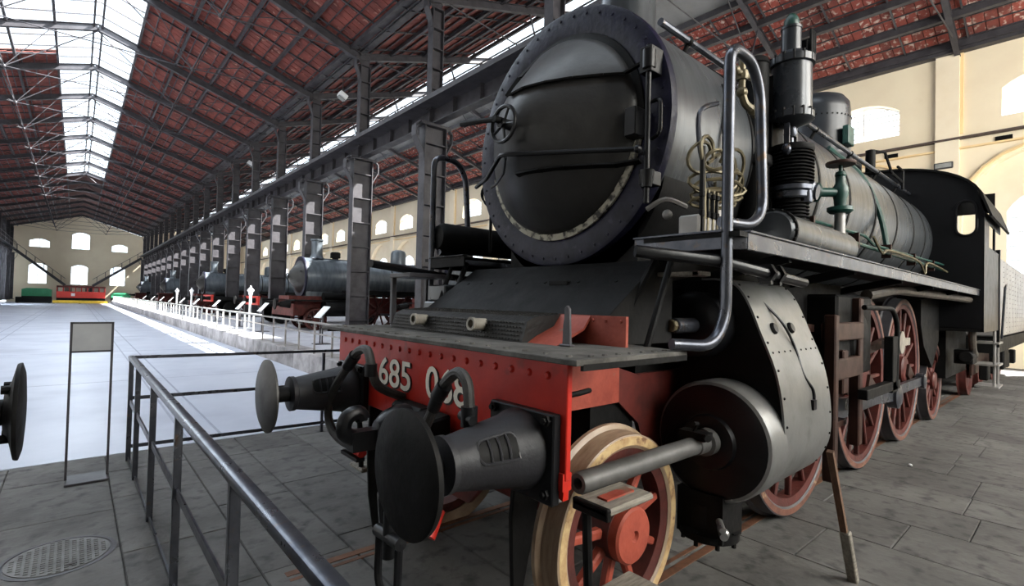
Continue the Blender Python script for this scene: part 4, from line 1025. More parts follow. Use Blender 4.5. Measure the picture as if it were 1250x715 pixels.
fn = MB().lathe((px + .01, py_, 2.31), (0, 0, 1), [(.14, 0), (.14, .22)], 36).lathe((px + .01, py_, 2.505), (0, 0, 1), [(.16, 0), (.168, .01), (.168, .035), (.12, .04)], 36)
for k in range(9): fn.lathe((px + .01, py_, 2.325 + k * .020), (0, 0, 1), [(.13, 0), (.168, .001), (.170, .004), (.168, .007), (.13, .008)], 36, False, False)
fn.fit().build('finned_air_cylinder', M['soot'], pm)
fn = MB().lathe((px + .02, py_, 2.02), (0, 0, 1), [(.11, 0), (.11, .22)], 32)
for k in range(9): fn.lathe((px + .02, py_, 2.035 + k * .020), (0, 0, 1), [(.10, 0), (.134, .001), (.136, .004), (.134, .007), (.10, .008)], 32, False, False)
fn.fit().build('finned_air_cylinder', M['soot'], pm)
md = MB().lathe((px + .02, py_, 2.225), (0, 0, 1), [(.14, 0), (.15, .01), (.15, .04), (.17, .05), (.17, .075), (.12, .085)], 24).lathe((px + .05, py_ - .13, 2.27), (0, -1, -.2), [(.06, -.06), (.06, .03), (.045, .04), (.045, .06)], 14)
md.lathe((px + .01, py_ - .12, 2.20), (0, 0, 1), [(.045, 0), (.05, .05), (.04, .08), (.05, .10)], 12); MB().ball((px - .165, py_ - .03, 2.50), .035, 10).fit().build('union_nut', M['guard'], pm); md.fit().build('valve_chamber', M['guard'], pm)
MB().b2((px + .16, py_ - .10, 2.24), (px + .20, py_ - .05, 2.36)).fit().build('green_air_valve', M['green'], pm, bevel=.006)
MB().b2((3.83, 1.52, 2.1), (4.03, 1.75, 3.4)).b2((3.75, 1.3, 2.03), (4.1, 1.6, 2.24)).lathe((3.72, 1.60, 2.25), (0, 0, 1), [(.10, 0), (.10, .45), (.12, .46), (.12, .52), (.09, .54), (.09, 1.2), (.10, 1.2), (.08, 1.25)], 20).build('pump_mount', M['soot'], L, bevel=.01)
# second (hidden side) of pump: brass fittings
bf = MB().cyl((2.78, LY - 1.16, 2.88), (2.78, LY - 1.16, 3.12), .018).lathe((2.78, LY - 1.16, 2.95), (0, 0, 1), [(.03, 0), (.036, .02), (.03, .05)], 10).cyl((2.72, LY - 1.16, 2.98), (2.92, LY - 1.16, 3.0), .016)
bf.tube(spline([(2.78, LY - 1.16, 2.88), (2.80, LY - 1.17, 2.82), (2.87, LY - 1.18, 2.80), (2.92, LY - 1.18, 2.78)], 4), .022, 8).ball((2.78, LY - 1.16, 2.88), .032, 8).ball((2.87, LY - 1.18, 2.80), .03, 8).ball((2.70, LY - 1.16, 2.98), .026, 8)
bf.build('brass_oil_fitting', M['brass'], L)
MB().tube(spline([(2.78, LY - 1.02, 2.86), (2.65, LY - .98, 2.78), (2.63, LY - 1.0, 2.55), (2.66, LY - 1.05, 2.35), (2.70, LY - 1.08, 2.08)], 5), .014, 8).build('oil_pipe', M['guard'], L)
# tangle of lubricator pipes
lp = MB(); rnd = random.Random(11); bx_, by_ = 2.60, LY - 1.10
P0 = [(2.50, 2.14), (2.48, 2.40), (2.45, 2.52), (2.50, 2.58), (2.57, 2.56), (2.58, 2.48), (2.52, 2.44)]
lp.tube(spline([(x, by_, z) for x, z in P0], 6), .011, 6)
def loopx(cx_, cz_, rx, rz, a0, a1, y0, tilt=0.0, r=.010):
    pts = []
    for i in range(15):
        a = a0 + (a1 - a0) * i / 14; pts.append((cx_ + rx * math.cos(a), y0 - .03 * math.sin(a * 1.3) - tilt * math.cos(a), cz_ + rz * math.sin(a)))
    lp.tube(pts, r, 6)
loopx(2.68, 2.42, .13, .10, 2.6, -1.9, by_); loopx(2.74, 2.44, .12, .11, 2.2, -2.4, by_ - .03)
loopx(2.60, 2.36, .12, .05, 0, 6.0, by_ + .02, .04); loopx(2.66, 2.33, .14, .045, .5, 6.6, by_, .05); loopx(2.66, 2.29, .12, .035, 1.0, 7.0, by_ + .02, .06)
loopx(2.56, 2.46, .06, .05, 0, 6.0, by_ - .02); loopx(2.64, 2.25, .11, .03, 2.0, 8.0, by_ + .03, .05); loopx(2.82, 2.36, .09, .08, 2.0, -2.0, by_)
for x in (2.49, 2.53, 2.585, 2.63): lp.tube([(x, by_, 2.06), (x + .01, by_, 2.30)], .009, 6)
loopx(2.80, 2.44, .13, .12, 2.4, -2.6, by_ + .05); loopx(2.86, 2.38, .10, .10, 2.0, -2.6, by_ + .04); loopx(2.50, 2.47, .08, .08, .5, 5.5, by_ + .03)
lp.build('lubricator_pipe', M['brass'], L)
lb = MB().b2((2.44, by_ + .0, 2.03), (2.66, by_ + .12, 2.16)).build('lubricator_box', M['tender'], L, bevel=.01)
mb = MB()
for x in (2.47, 2.53, 2.585, 2.63): mb.lathe((x, by_, 2.15), (0, 0, 1), [(.016, 0), (.016, .03), (.010, .035), (.010, .10), (.016, .105), (.016, .13)], 8)
mb.b2((2.46, by_ - .01, 2.05), (2.48, by_ + .01, 2.52)); mb.build('lubricator_cock', M['soot'], lb)
MB().prism([(2.66, 2.03), (2.86, 2.03), (2.80, 2.20), (2.72, 2.28), (2.66, 2.28)], 1, by_ + .02, by_ + .05).build('lubricator_cover', M['tender'], L)
# reservoir / steam pipe casing along the board
rs = MB().lathe((3.35, LY - 1.10, 2.17), (1, 0, 0), [(.001, 0), (.12, .01), (.135, .03), (.135, 1.35), (.12, 1.37), (.001, 1.38)], 32, False, False).build('air_reservoir', M['boiler'], L)
mb = MB().lathe((3.38, LY - 1.10, 2.17), (1, 0, 0), [(.135, 0), (.15, .003), (.15, .02), (.135, .023)], 32, False, False)
for k in range(16): 
    a = 2 * PI * k / 16; mb.lathe((3.38, LY - 1.10 + .142 * math.cos(a), 2.17 + .142 * math.sin(a)), (-1, 0, 0), [(.010, 0), (.006, .007)], 6)
mb.build('reservoir_flange', M['soot'], rs)
# green globe valve on the boiler side
gv = MB().lathe((5.0, LY - 1.02, 2.54), (0, 0, 1), [(.08, -.02), (.10, 0), (.10, .03), (.045, .04), (.05, .10), (.062, .15), (.062, .2), (.040, .24), (.038, .30), (.045, .31), (.036, .34), (.015, .35), (.015, .40)], 24)
gv.cyl((5.0, LY - 1.02, 2.70), (4.82, LY - .86, 2.70), .04).lathe((4.86, LY - .88, 2.70), (-1, .9, 0), [(.085, 0), (.085, .05)], 16); gv = gv.build('green_check_valve', M['green'], L)
MB().lathe((5.0, LY - 1.02, 2.94), (0, 0, 1), [(.11, 0), (.115, .01), (.115, .025), (.10, .03)], 24).build('valve_wheel', M['rust'], gv)
MB().cyl((5.0, LY - 1.02, 2.05), (5.0, LY - 1.02, 2.53), .042).build('feed_pipe', M['tender'], L)
gp = MB().tube([(3.6, LY - .99, 2.31), (10.1, LY - .99, 2.33)], .020, 8).tube(bend([(6.4, LY - .5, 3.52), (6.9, LY - .72, 3.25), (7.0, LY - .87, 2.80), (6.95, LY - .95, 2.35)], .2, 5), .03, 8).tube(bend([(4.2, LY - .95, 2.40), (6.0, LY - .97, 2.43), (6.2, LY - .98, 2.36), (10.1, LY - .98, 2.42)], .1, 4), .014, 6)
gp.build('green_sand_pipe', M['green'], L)
for x in (4.4, 5.6, 6.8, 8.0, 9.2): MB().b2((x, LY - 1.01, 2.27), (x + .03, LY - .92, 2.42)).build('pipe_clip', M['rust'], L)
MB().tube(spline([(6.0, LY - 1.03, 2.42), (6.3, LY - 1.04, 2.28), (6.6, LY - 1.04, 2.33), (8.0, LY - 1.04, 2.32), (8.4, LY - 1.04, 2.18), (8.6, LY - 1.04, 2.34), (10.0, LY - 1.04, 2.30)], 5), .014, 6).build('copper_feed_line', M['brass'], L)
MB().tube(spline([(2.53, LY - .72, 2.24), (2.6, LY - .80, 2.30), (2.75, LY - .85, 2.27)], 4), .016, 6).ball((2.56, LY - .84, 2.20), .03, 8).build('blower_fitting', M['tender'], L)
# curved mark / handrail bracket on smokebox side
MB().tube(bend([(3.35, LY - .76, 3.22), (3.2, LY - .84, 3.0), (3.14, LY - .885, 2.80), (3.16, LY - .87, 2.6)], .08, 4), .012, 6).build('smokebox_conduit', M['soot'], L)
# left-hand side fittings seen past the smokebox
mb = MB().lathe((2.62, LY + 1.28, 2.22), (1, 0, 0), [(.001, -.28), (.10, -.27), (.13, -.22), (.13, .9), (.001, .92)], 24, False, False); mb.build('air_reservoir', M['soot'], L)
MB().torus((2.7, LY + 1.0, 2.62), (1, .4, 0), .085, .008, 20, 6).torus((2.72, LY + 1.0, 2.60), (1, .2, .2), .10, .008, 20, 6).tube([(2.72, LY + 1.0, 2.5), (2.72, LY + 1.0, 2.1)], .014, 6).build('lubricator_pipe', M['soot'], L)
MB().b2((1.95, LY + 1.02, 1.85), (2.35, LY + 1.36, 1.885)).b2((1.96, LY + 1.32, 1.47), (2.0, LY + 1.36, 1.86)).b2((2.28, LY + 1.32, 1.47), (2.32, LY + 1.36, 1.86)).build('tool_bench', M['iron'], L, bevel=.004)
MB().b2((2.22, LY + .95, 1.47), (2.55, LY + 1.25, 1.66)).b2((2.24, LY + .97, 1.67), (2.53, LY + 1.23, 1.8)).build('tool_box', M['boiler'], L, bevel=.01)
MB().b2((10.6, LY - .95, .62), (12.65, LY + .95, 1.40)).build('drag_box', M['soot'], L)
# --- cab
cb = 10.2
roof = [(yy(1, 1.43), 3.18)] + [(LY + 1.43 * math.cos(PI - PI * k / 24) * (1 if True else 1), 3.20 + .82 * abs(math.sin(PI * k / 24)) ** .75) for k in range(1, 24)] + [(yy(-1, 1.43), 3.18)]
front = [(yy(1, 1.43), 1.45), ] + roof + [(yy(-1, 1.43), 1.45)]
cab = MB()
# front sheet with oval window holes: build as strips around near window
hx0, hx1, hz0, hz1 = yy(1, 1.35), yy(1, 1.11), 2.86, 3.40
def roofz(y):
    t = max(-1, min(1, (LY - y) / 1.43)); return 3.20 + .82 * (max(0, 1 - t * t)) ** .375
def front_sheet(mb, x0, x1):
    def col(ya, yb, zlo=None, zhi=None):
        n = max(1, int(abs(yb - ya) / .06))
        for i in range(n):
            a = ya + (yb - ya) * i / n; b = ya + (yb - ya) * (i + 1) / n
            za = 1.45 if zlo is None else zlo; A = roofz(a) if zhi is None else zhi; B = roofz(b) if zhi is None else zhi
            vs = [(x0, a, za), (x0, b, za), (x0, b, B), (x0, a, A), (x1, a, za), (x1, b, za), (x1, b, B), (x1, a, A)]
            mb.add(vs, [(0, 1, 2, 3), (7, 6, 5, 4), (0, 4, 5, 1), (3, 2, 6, 7)])
    for m in (1, -1):
        h0, h1 = sorted((yy(m, 1.35), yy(m, 1.11)))
        edge = yy(m, 1.43)
        if m > 0: col(edge, h0); 
        else: col(h1, edge)
        col(h0, h1, 1.45, hz0); col(h0, h1, hz1, None)
        # rounded ends of the window
        cx2 = (h0 + h1) / 2; r = (h1 - h0) / 2
        for (zc, sg) in ((hz1 - r, 1), (hz0 + r, -1)):
            for i in range(8):
                a0, a1 = PI * i / 8, PI * (i + 1) / 8
                pa = (cx2 - r * math.cos(a0), zc + sg * r * math.sin(a0)); pb = (cx2 - r * math.cos(a1), zc + sg * r * math.sin(a1)); zt = zc + sg * r
                vs = [(x0, pa[0], pa[1]), (x0, pb[0], pb[1]), (x0, pb[0], zt), (x0, pa[0], zt), (x1, pa[0], pa[1]), (x1, pb[0], pb[1]), (x1, pb[0], zt), (x1, pa[0], zt)]
                mb.add(vs, [(0, 1, 2, 3), (7, 6, 5, 4), (0, 4, 5, 1)])
    col(yy(1, 1.11), yy(-1, 1.11))
front_sheet(cab, cb, cb + .015)
cab = cab.build('cab_front', M['black'], L, smooth=False)
for m in (1, -1):
    h0, h1 = sorted((yy(m, 1.35), yy(m, 1.11))); r = (h1 - h0) / 2; c = (h0 + h1) / 2
    lp_ = [(cb - .01, c - r * math.cos(PI * k / 10), hz1 - r + r * math.sin(PI * k / 10)) for k in range(11)] + [(cb - .01, c + r * math.cos(PI * k / 10), hz0 + r - r * math.sin(PI * k / 10)) for k in range(11)]
    MB().tube(lp_, .018, 6, True).build('window_frame', M['black'], cab)
    MB().add([(cb + .008, p[1], p[2]) for p in lp_], [tuple(range(len(lp_)))]).build('window_pane', M['glass'], cab, smooth=False)
rf = MB(); rl = [(y, z) for y, z in [(yy(1, 1.5), 3.12)] + roof[1:-1] + [(yy(-1, 1.5), 3.12)]]
rf.sheet(rl, 0, cb - .08, 12.7, .03); rf.build('cab_roof', M['soot'], L)
for m in (1, -1):
    sd = MB().b2((cb, yy(m, 1.42), 1.40), (12.2, yy(m, 1.435), 2.72)).b2((cb, yy(m, 1.42), 2.72), (10.75, yy(m, 1.435), 3.22)).b2((10.75, yy(m, 1.42), 3.08), (12.3, yy(m, 1.435), 3.24))
    sd.b2((11.45, yy(m, 1.44), 2.70), (11.53, yy(m, 1.41), 3.1)).b2((12.10, yy(m, 1.45), 1.1), (12.20, yy(m, 1.38), 2.80)); sd.build('cab_side', M['black'], L, smooth=False)
    for z in (1.16, .78, .40): MB().b2((11.9, yy(m, 1.46), z), (12.55, yy(m, 1.15), z + .03)).build('cab_step', M['tender'], L)
    MB().tube([(11.95, yy(m, 1.40), 1.5), (11.95, yy(m, 1.40), .40)], .022, 6).build('step_hanger', M['tender'], L)
    MB().tube([(12.45, yy(m, 1.40), 2.2), (12.45, yy(m, 1.40), .4)], .022, 6).build('step_hanger', M['tender'], L)
    MB().tube(bend([(12.3, yy(m, 1.46), 1.25), (12.3, yy(m, 1.50), 2.15), (12.5, yy(m, 1.50), 2.2)], .08, 4), .018, 6).build('cab_handrail', M['guard'], L)
MB().b2((cb, LY - 1.4, 1.40), (12.4, LY + 1.4, 1.46)).b2((cb + .3, LY - .75, 1.46), (cb + .6, LY + .75, 2.9)).build('cab_floor_and_backhead', M['soot'], L)
MB().b2((12.1, LY - 1.38, 3.46), (12.14, LY + 1.38, 3.80)).build('cab_rear_panel', M['soot'], L)
MB().b2((12.1, LY - 1.0, 3.78), (12.14, LY + 1.0, 3.98)).build('cab_rear_panel', M['soot'], L)
# --- tender (a vehicle of its own)
T = thing('tender', 'grey riveted tender coupled behind the black locomotive cab', 'tender', (12.8, LY, 0))
tk = MB().b2((12.85, LY - 1.38, 1.25), (20.4, LY + 1.38, 2.75)).build('tank', M['tender'], T, bevel=.03)
rv = MB()
for x in [12.95 + .62 * k for k in range(13)]:
    for k in range(15): 
        for s_ in (-1, 1): rv.lathe((x, LY + s_ * 1.38, 1.32 + k * .098), (0, s_, 0), [(.012, 0), (.008, .008)], 6)
rv.build('rivet_row', M['tender'], tk, kind='stuff')
MB().b2((12.75, LY - 1.36, .95), (20.5, LY + 1.36, 1.22)).build('underframe', M['soot'], T)
MB().b2((12.95, LY - .68, .45), (20.3, LY + .68, .97)).build('brake_gear_box', M['soot'], T)
MB().b2((16.2, LY - 1.2, .4), (17.2, LY + 1.2, .97)).build('side_tank', M['soot'], T, bevel=.03)
for xw in (13.9, 15.6, 17.8, 19.5):
    for s_ in (-1, 1):
        mb = MB().lathe((xw, LY + s_ * .72, .50), (0, s_, 0), [(.53, 0), (.50, .03), (.495, .14), (.42, .145), (.40, .10), (.15, .10), (.15, .17), (.001, .17)], 40, False, False); mb.build('wheel', M['wheelred'], T)
        MB().b2((xw - .17, LY + s_ * 1.02, .35), (xw + .17, LY + s_ * 1.16, .72)).build('axle_box', M['soot'], T, bevel=.02)
for s_ in (-1, 1):
    for xa in (13.4, 17.3): MB().prism([(xa, .45), (xa, .75), (xa + .4, .95), (xa + 2.3, .95), (xa + 2.7, .75), (xa + 2.7, .45)], 1, LY + s_ * .92, LY + s_ * .95).build('bogie_frame', M['rust'], T)

# ================================================================== FOREGROUND THINGS
# guard railing: one welded frame, near leg runs past the camera, cross leg goes to the platform
G = thing('guard_railing', 'low dark steel guard railing with polished top bar around the stone floor', 'railing', (.49, 6.27, 0))
gx = lambda y: .495 - .009 * y
gz = lambda y: .965 + .009 * y
tb = MB().bar((gx(.75), .75, gz(.75)), (gx(6.30), 6.30, gz(6.3)), .055, .045).build('top_rail', M['guard'], G, bevel=.012, seg=2)
MB().bar((gx(6.27), 6.27, gz(6.27) + .005), (3.88, 6.27, .985), .03, .03).build('cross_top_bar', M['guard'], G)
MB().bar((gx(.75), .75, .51), (gx(6.27), 6.27, .585), .012, .05).build('mid_bar', M['guard'], G)
MB().bar((gx(.75), .75, .02), (gx(6.27), 6.27, .02), .012, .03).build('foot_bar', M['guard'], G)
for z in (.62, .14): MB().bar((gx(6.27), 6.27, z), (3.88, 6.27, z - .05), .012, .035).build('cross_bar', M['guard'], G)
for y in (6.27, 5.6, 4.52, 3.40, 2.12, .95):
    MB().b2((gx(y) - .02, y - .02, 0), (gx(y) + .02, y + .02, gz(y) - .01)).build('post', M['guard'], G, bevel=.003)
for x in (2.36, 3.86): MB().b2((x - .015, 6.255, 0), (x + .015, 6.285, .98)).build('post', M['guard'], G)
# sign stand
Sg = thing('sign_stand', 'slim black sign stand with a blank grey panel, at the edge of the stone floor', 'sign', (.12, 5.85, 0))
MB().b2((-.02, 5.84, 1.145), (.26, 5.855, 1.385)).build('panel', M['signface'], Sg)
fr = MB()
for x in (-.022, .262): fr.b2((x - .009, 5.838, .02), (x + .009, 5.862, 1.40))
fr.b2((-.03, 5.838, 1.385), (.27, 5.862, 1.40)).b2((-.03, 5.838, 1.13), (.27, 5.862, 1.146)); fr.build('frame', M['iron'], Sg)
MB().prism([(5.70, 0), (5.98, 0), (5.98, .02), (5.70, .02)], 0, -.03, .27).build('foot_plate', M['iron'], Sg, bevel=.004)
# facing vehicle on the same track: only one buffer reaches into view
Vh = thing('facing_wagon', 'dark wagon end with round buffer entering at the left edge', 'wagon', (-.95, LY, 0))
MB().b2((-1.05, LY - 1.25, .85), (-.95, LY + 1.25, 1.30)).build('headstock', M['soot'], Vh, bevel=.01)
MB().b2((-3.2, LY - 1.2, .85), (-1.05, LY + 1.2, 1.20)).build('underframe', M['soot'], Vh)
for d in (.875, -.875):
    y = LY + d
    MB().lathe((-.95, y, 1.10), (1, 0, 0), [(.16, 0), (.15, .05), (.115, .10), (.105, .50), (.115, .51), (.115, .55), (.06, .56), (.06, .73)], 32).build('buffer_housing', M['soot'], Vh)
    bf = MB().lathe((-.215, y, 1.10), (1, 0, 0), [(.10, -.02), (.14, .0), (.222, .018), (.226, .026), (.226, .034), (.19, .044), (.10, .05), (.001, .052)], 48, True, False).build('buffer_head', M['soot'], Vh)
    for a in (60, 120, 240, 300): MB().cyl((-.245, y + .13 * math.cos(math.radians(a)), 1.10 + .13 * math.sin(math.radians(a))), (-.195, y + .13 * math.cos(math.radians(a)), 1.10 + .13 * math.sin(math.radians(a))), .02, n=8).build('bolt', M['soot'], bf)
for d in (.72, -.72): MB().lathe((-2.6, LY + d, .5), (0, 1, 0), [(.5, -.06), (.5, .06), (.1, .07)], 32).build('wheel', M['rust'], Vh)
# wooden prop
pr = MB().bar((3.30, .965, .86), (3.56, .955, .30), .028, .035, upv=(0, 1, 0)); pr2 = MB().bar((3.54, .95, .34), (3.68, .94, .0), .045, .055, upv=(0, 1, 0))
Pp = thing('wooden_prop', 'thin brown wooden prop leaning from the cylinder to the floor', 'prop', (3.67, .94, 0))
pr.build('stick', M['brown'], Pp); pr2.build('lower_block', M['wood'], Pp, bevel=.006)
# a few crumbs on the floor
for i, (x, y) in enumerate(((6.9, 1.25), )):
    st = MB().ball((x, y, .012), .022, 8, .6).build('pebble', M['whitepaint']); tag(st, 'small white pebble lying on the floor beside the driving wheels', 'pebble')

# ================================================================== PLATFORM RAILING, LECTERNS, POSTS
R_ = thing('platform_railing', 'long pale railing along the edge of the raised platform', 'railing', (4.02, 9, .42))
MB().bar((4.02, 8.0, 1.11), (4.02, 92, 1.11), .04, .04).build('top_rail', M['railgrey'], R_)
MB().bar((4.02, 8.0, .87), (4.02, 92, .87), .03, .03).build('mid_rail', M['railgrey'], R_)
po = None; y = 8.2
while y < 92:
    if po is None: po = MB().bar((4.02, y, .42), (4.02, y, 1.10), .035, .035).build('post', M['railgrey'], R_); py0 = y
    elif y < 15.5: o = po.copy(); COL.objects.link(o); o.location.y = y - py0
    else:
        o = MB().bar((4.02, y, .42), (4.02, y, 1.10), .045, .045).build('white_post', M['railwhite'], R_) if y < 16.6 else wp.copy()
        if y < 16.6: wp = o; wy0 = y
        else: COL.objects.link(o); o.location.y = y - wy0
    y += 1.02
MB().bar((4.02, 15.6, 1.135), (4.02, 92, 1.135), .05, .02).build('white_cap', M['railwhite'], R_)
lect0 = None
lpos = [13.5, 19.15, 22.4, 27.0, 32.3, 37.2, 42.1, 47.0, 53.0, 60.0]
for i, y in enumerate(lpos):
    lab = 'white slanted information lectern behind the platform railing, %s from the camera' % ordn[i]
    if i == 0: lab = 'white slanted information lectern in front of the dome-topped locomotive, nearest of its row'
    if lect0 is None:
        lect0 = thing('information_lectern', lab, 'lectern', (4.95, y, .42), 'information lecterns along the platform')
        MB().box((5.0, y, 1.28), (.40, .46, .02), Matrix.Rotation(-.85, 3, 'Y')).build('panel', M['whitepaint'], lect0)
        f_ = MB()
        for dy in (-.08, .08): f_.b2((4.98, y + dy - .015, .42), (5.01, y + dy + .015, 1.26))
        f_.b2((4.8, y - .15, .42), (5.2, y + .15, .44)); f_.build('stand', M['iron'], lect0)
    else:
        o = copy_tree(lect0); o.location.y = y; o['label'] = lab
pl0 = None
for i, (y, lab) in enumerate(((20.9, 'white lantern-topped post near the third column behind the railing'), (33.8, 'white lantern-topped post at mid distance, middle one of three'), (39.4, 'white lantern-topped post farthest along the platform railing'))):
    if pl0 is None:
        pl0 = thing('lantern_post', lab, 'post', (5.0, y, .42), 'white lantern posts')
        MB().lathe((5.0, y, .42), (0, 0, 1), [(.12, 0), (.10, .05), (.05, .08), (.045, 1.2), (.06, 1.22), (.04, 1.26)], 16).build('shaft', M['whitepaint'], pl0)
        MB().lathe((5.0, y, 1.62), (0, 0, 1), [(.04, 0), (.09, .22), (.12, .24), (.12, .27), (.06, .34), (.03, .38), (.02, .44)], 10).build('lantern', M['whitepaint'], pl0)
    else:
        o = copy_tree(pl0); o.location.y = y; o['label'] = lab

# ================================================================== BACKGROUND LOCOMOTIVES (local x points away from the nave)
def back_loco(name, label, loc, boiler, r=.76, cz=2.05, group=None):
    q = thing(name, label, 'locomotive', loc, group, local=True)
    MB().b2((0, -1.3, .55), (.05, 1.3, 1.0)).build('buffer_beam', M['framered'], q, bevel=.01)
    for d in (-.875, .875):
        b = MB().lathe((0, d, .98), (-1, 0, 0), [(.15, 0), (.1, .35), (.06, .36), (.06, .5)], 20).build('buffer_housing', M['soot'], q)
        MB().lathe((-.5, d, .98), (-1, 0, 0), [(.2, 0), (.2, .03), (.001, .05)], 28, True, False).build('buffer_head', M['soot'], b)
    MB().b2((.05, -1.25, 1.10), (2.2, 1.25, 1.16)).build('front_deck', M['soot'], q)
    MB().b2((.05, -.62, .55), (12, .62, 1.3)).build('frame', M['framered'], q)
    for s_ in (-1, 1):
        MB().b2((2.0, s_ * .8, 1.50), (11.2, s_ * 1.38, 1.56)).build('running_board', M['soot'], q)
        MB().b2((2.0, s_ * 1.33, 1.40), (11.2, s_ * 1.38, 1.58)).build('running_board_edge', M['soot'], q)
        MB().lathe((1.2, s_ * 1.02, .85), (1, 0, 0), [(.001, 0), (.30, .01), (.32, .04), (.32, .95), (.001, .97)], 28, False, False).build('cylinder', M['soot'], q)
        MB().lathe((1.4, s_ * .9, 1.30), (1, 0, 0), [(.001, -.2), (.16, -.18), (.16, .7), (.001, .72)], 20, False, False).build('valve_chest', M['soot'], q)
        for xw, rw in ((1.0, .42), (3.6, .78), (5.4, .78), (7.2, .78), (9.6, .45)):
            wl = MB().lathe((xw, s_ * .72, rw), (0, s_, 0), [(rw, 0), (rw + .02, .02), (rw - .01, .14), (rw - .07, .145), (rw - .07, .05), (rw - .12, .04), (rw - .12, 0)], 40, False, False)
            wl.lathe((xw, s_ * .72, rw), (0, s_, 0), [(.14, 0), (.14, .16), (.001, .17)], 16, False, False)
            for k in range(10): 
                a = 2 * PI * k / 10; wl.bar((xw, s_ * .79, rw), (xw + (rw - .1) * math.cos(a), s_ * .79, rw + (rw - .1) * math.sin(a)), .05, .06, upv=(0, 1, 0))
            wl.build('wheel', M['wheelred'], q)
        MB().bar((3.6, s_ * .95, .6), (7.2, s_ * .95, .6), .05, .1).build('coupling_rod', M['guard'], q)
        MB().tube([(.9, s_ * .5, cz + r * .95), (10.4, s_ * .5, cz + r * .95)], .022, 6).build('handrail', M['guard'], q)
    MB().lathe((.62, 0, cz), (1, 0, 0), [(r, 0), (r, 1.9)], 48, False, False).b2((.7, -.5, 1.0), (2.2, .5, cz)).build('smokebox', M[boiler], q)
    MB().lathe((.60, 0, cz), (1, 0, 0), [(r * .84, 0), (r + .04, 0), (r + .04, .05), (r, .05)], 48, False, False).build('smokebox_front_ring', M['bluering'], q)
    dr = MB().lathe((.62, 0, cz), (-1, 0, 0), [(r * .86, 0), (r * .82, .05), (r * .3, .36), (.06, .42), (.05, .47), (.001, .47)], 40, False, False).build('smokebox_door', M['door'], q)
    MB().bar((.45, -r * .8, cz + .2), (.55, 0, cz + .2), .03, .05).torus((.15, 0, cz), (1, 0, 0), .12, .015, 18, 6).build('door_handle', M['soot'], dr)
    MB().lathe((1.25, 0, cz + r - .04), (0, 0, 1), [(.32, 0), (.24, .1), (.215, .2), (.215, .72), (.25, .74), (.25, .80)], 24).build('chimney', M[boiler], q)
    MB().lathe((2.0, 0, cz + r - .03), (0, 0, 1), [(.12, 0), (.12, .08), (.2, .10), (.2, .30), (.15, .34)], 16).build('sand_pot', M['soot'], q)
    bl = MB().lathe((2.5, 0, cz), (1, 0, 0), [(r - .02, 0), (r - .02, 8.2)], 48, False, False).build('boiler', M[boiler], q)
    for x in (2.55, 4.2, 6.0, 7.8, 9.4): MB().lathe((x, 0, cz), (1, 0, 0), [(r - .02, 0), (r - .008, .004), (r - .008, .05), (r - .02, .054)], 48, False, False).build('boiler_band', M['soot'], bl)
    MB().lathe((4.85, 0, cz + r - .08), (0, 0, 1), [(.42, 0), (.34, .1), (.33, .55), (.28, .66), (.15, .72), (.001, .73)], 28, True, False).build('steam_dome', M[boiler], q)
    MB().cyl((3.1, -.55, cz + .5), (3.1, -.55, cz + 1.15), .07).build('pale_vent_pipe', M['tender'], q)
    c = MB(); c.sheet([(-1.4, 1.5), (-1.4, 3.0)] + [(-1.4 * math.cos(PI * k / 12), 3.0 + .45 * math.sin(PI * k / 12)) for k in range(1, 12)] + [(1.4, 3.0), (1.4, 1.5)], 0, 10.6, 13.2, .03)
    c.b2((10.6, -1.39, 1.3), (10.63, 1.39, 3.0)); c.build('cab', M['black'], q, smooth=False)
    for s_ in (-1, 1): MB().b2((10.59, s_ * .8, 2.3), (10.64, s_ * 1.2, 2.8)).build('cab_window', M['glass'], q)
    return q
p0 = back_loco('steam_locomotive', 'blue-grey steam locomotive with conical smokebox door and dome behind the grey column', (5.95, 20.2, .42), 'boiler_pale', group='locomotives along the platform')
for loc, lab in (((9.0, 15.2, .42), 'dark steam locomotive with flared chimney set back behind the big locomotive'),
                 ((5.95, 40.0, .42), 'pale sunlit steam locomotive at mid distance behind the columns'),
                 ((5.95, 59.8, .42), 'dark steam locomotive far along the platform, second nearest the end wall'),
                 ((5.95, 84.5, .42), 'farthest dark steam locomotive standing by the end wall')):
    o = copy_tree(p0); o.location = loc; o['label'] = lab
def flat_wagon(loc, label):
    q = thing('low_wagon', label, 'wagon', loc, 'red-beamed low wagons', local=True)
    MB().b2((0, -1.3, .85), (.08, 1.3, 1.25)).build('buffer_beam', M['farred'], q)
    MB().b2((.08, -1.25, .95), (7, 1.25, 1.15)).build('deck', M['soot'], q)
    for d in (-.875, .875):
        MB().lathe((0, d, 1.05), (-1, 0, 0), [(.12, 0), (.08, .35), (.2, .42), (.2, .45), (.001, .47)], 16, True, False).build('buffer', M['soot'], q)
    for xw in (1.2, 5.5):
        for s_ in (-1, 1): MB().lathe((xw, s_ * .72, .48), (0, s_, 0), [(.48, 0), (.46, .13), (.1, .14), (.001, .16)], 24, False, False).build('wheel', M['soot'], q)
    return q
w0 = flat_wagon((6.0, 25.1, .42), 'low dark wagon with bright red buffer beam, nearer of the two')
o = copy_tree(w0); o.location = (6.0, 35.0, .42); o['label'] = 'low dark wagon with bright red buffer beam, farther of the two'

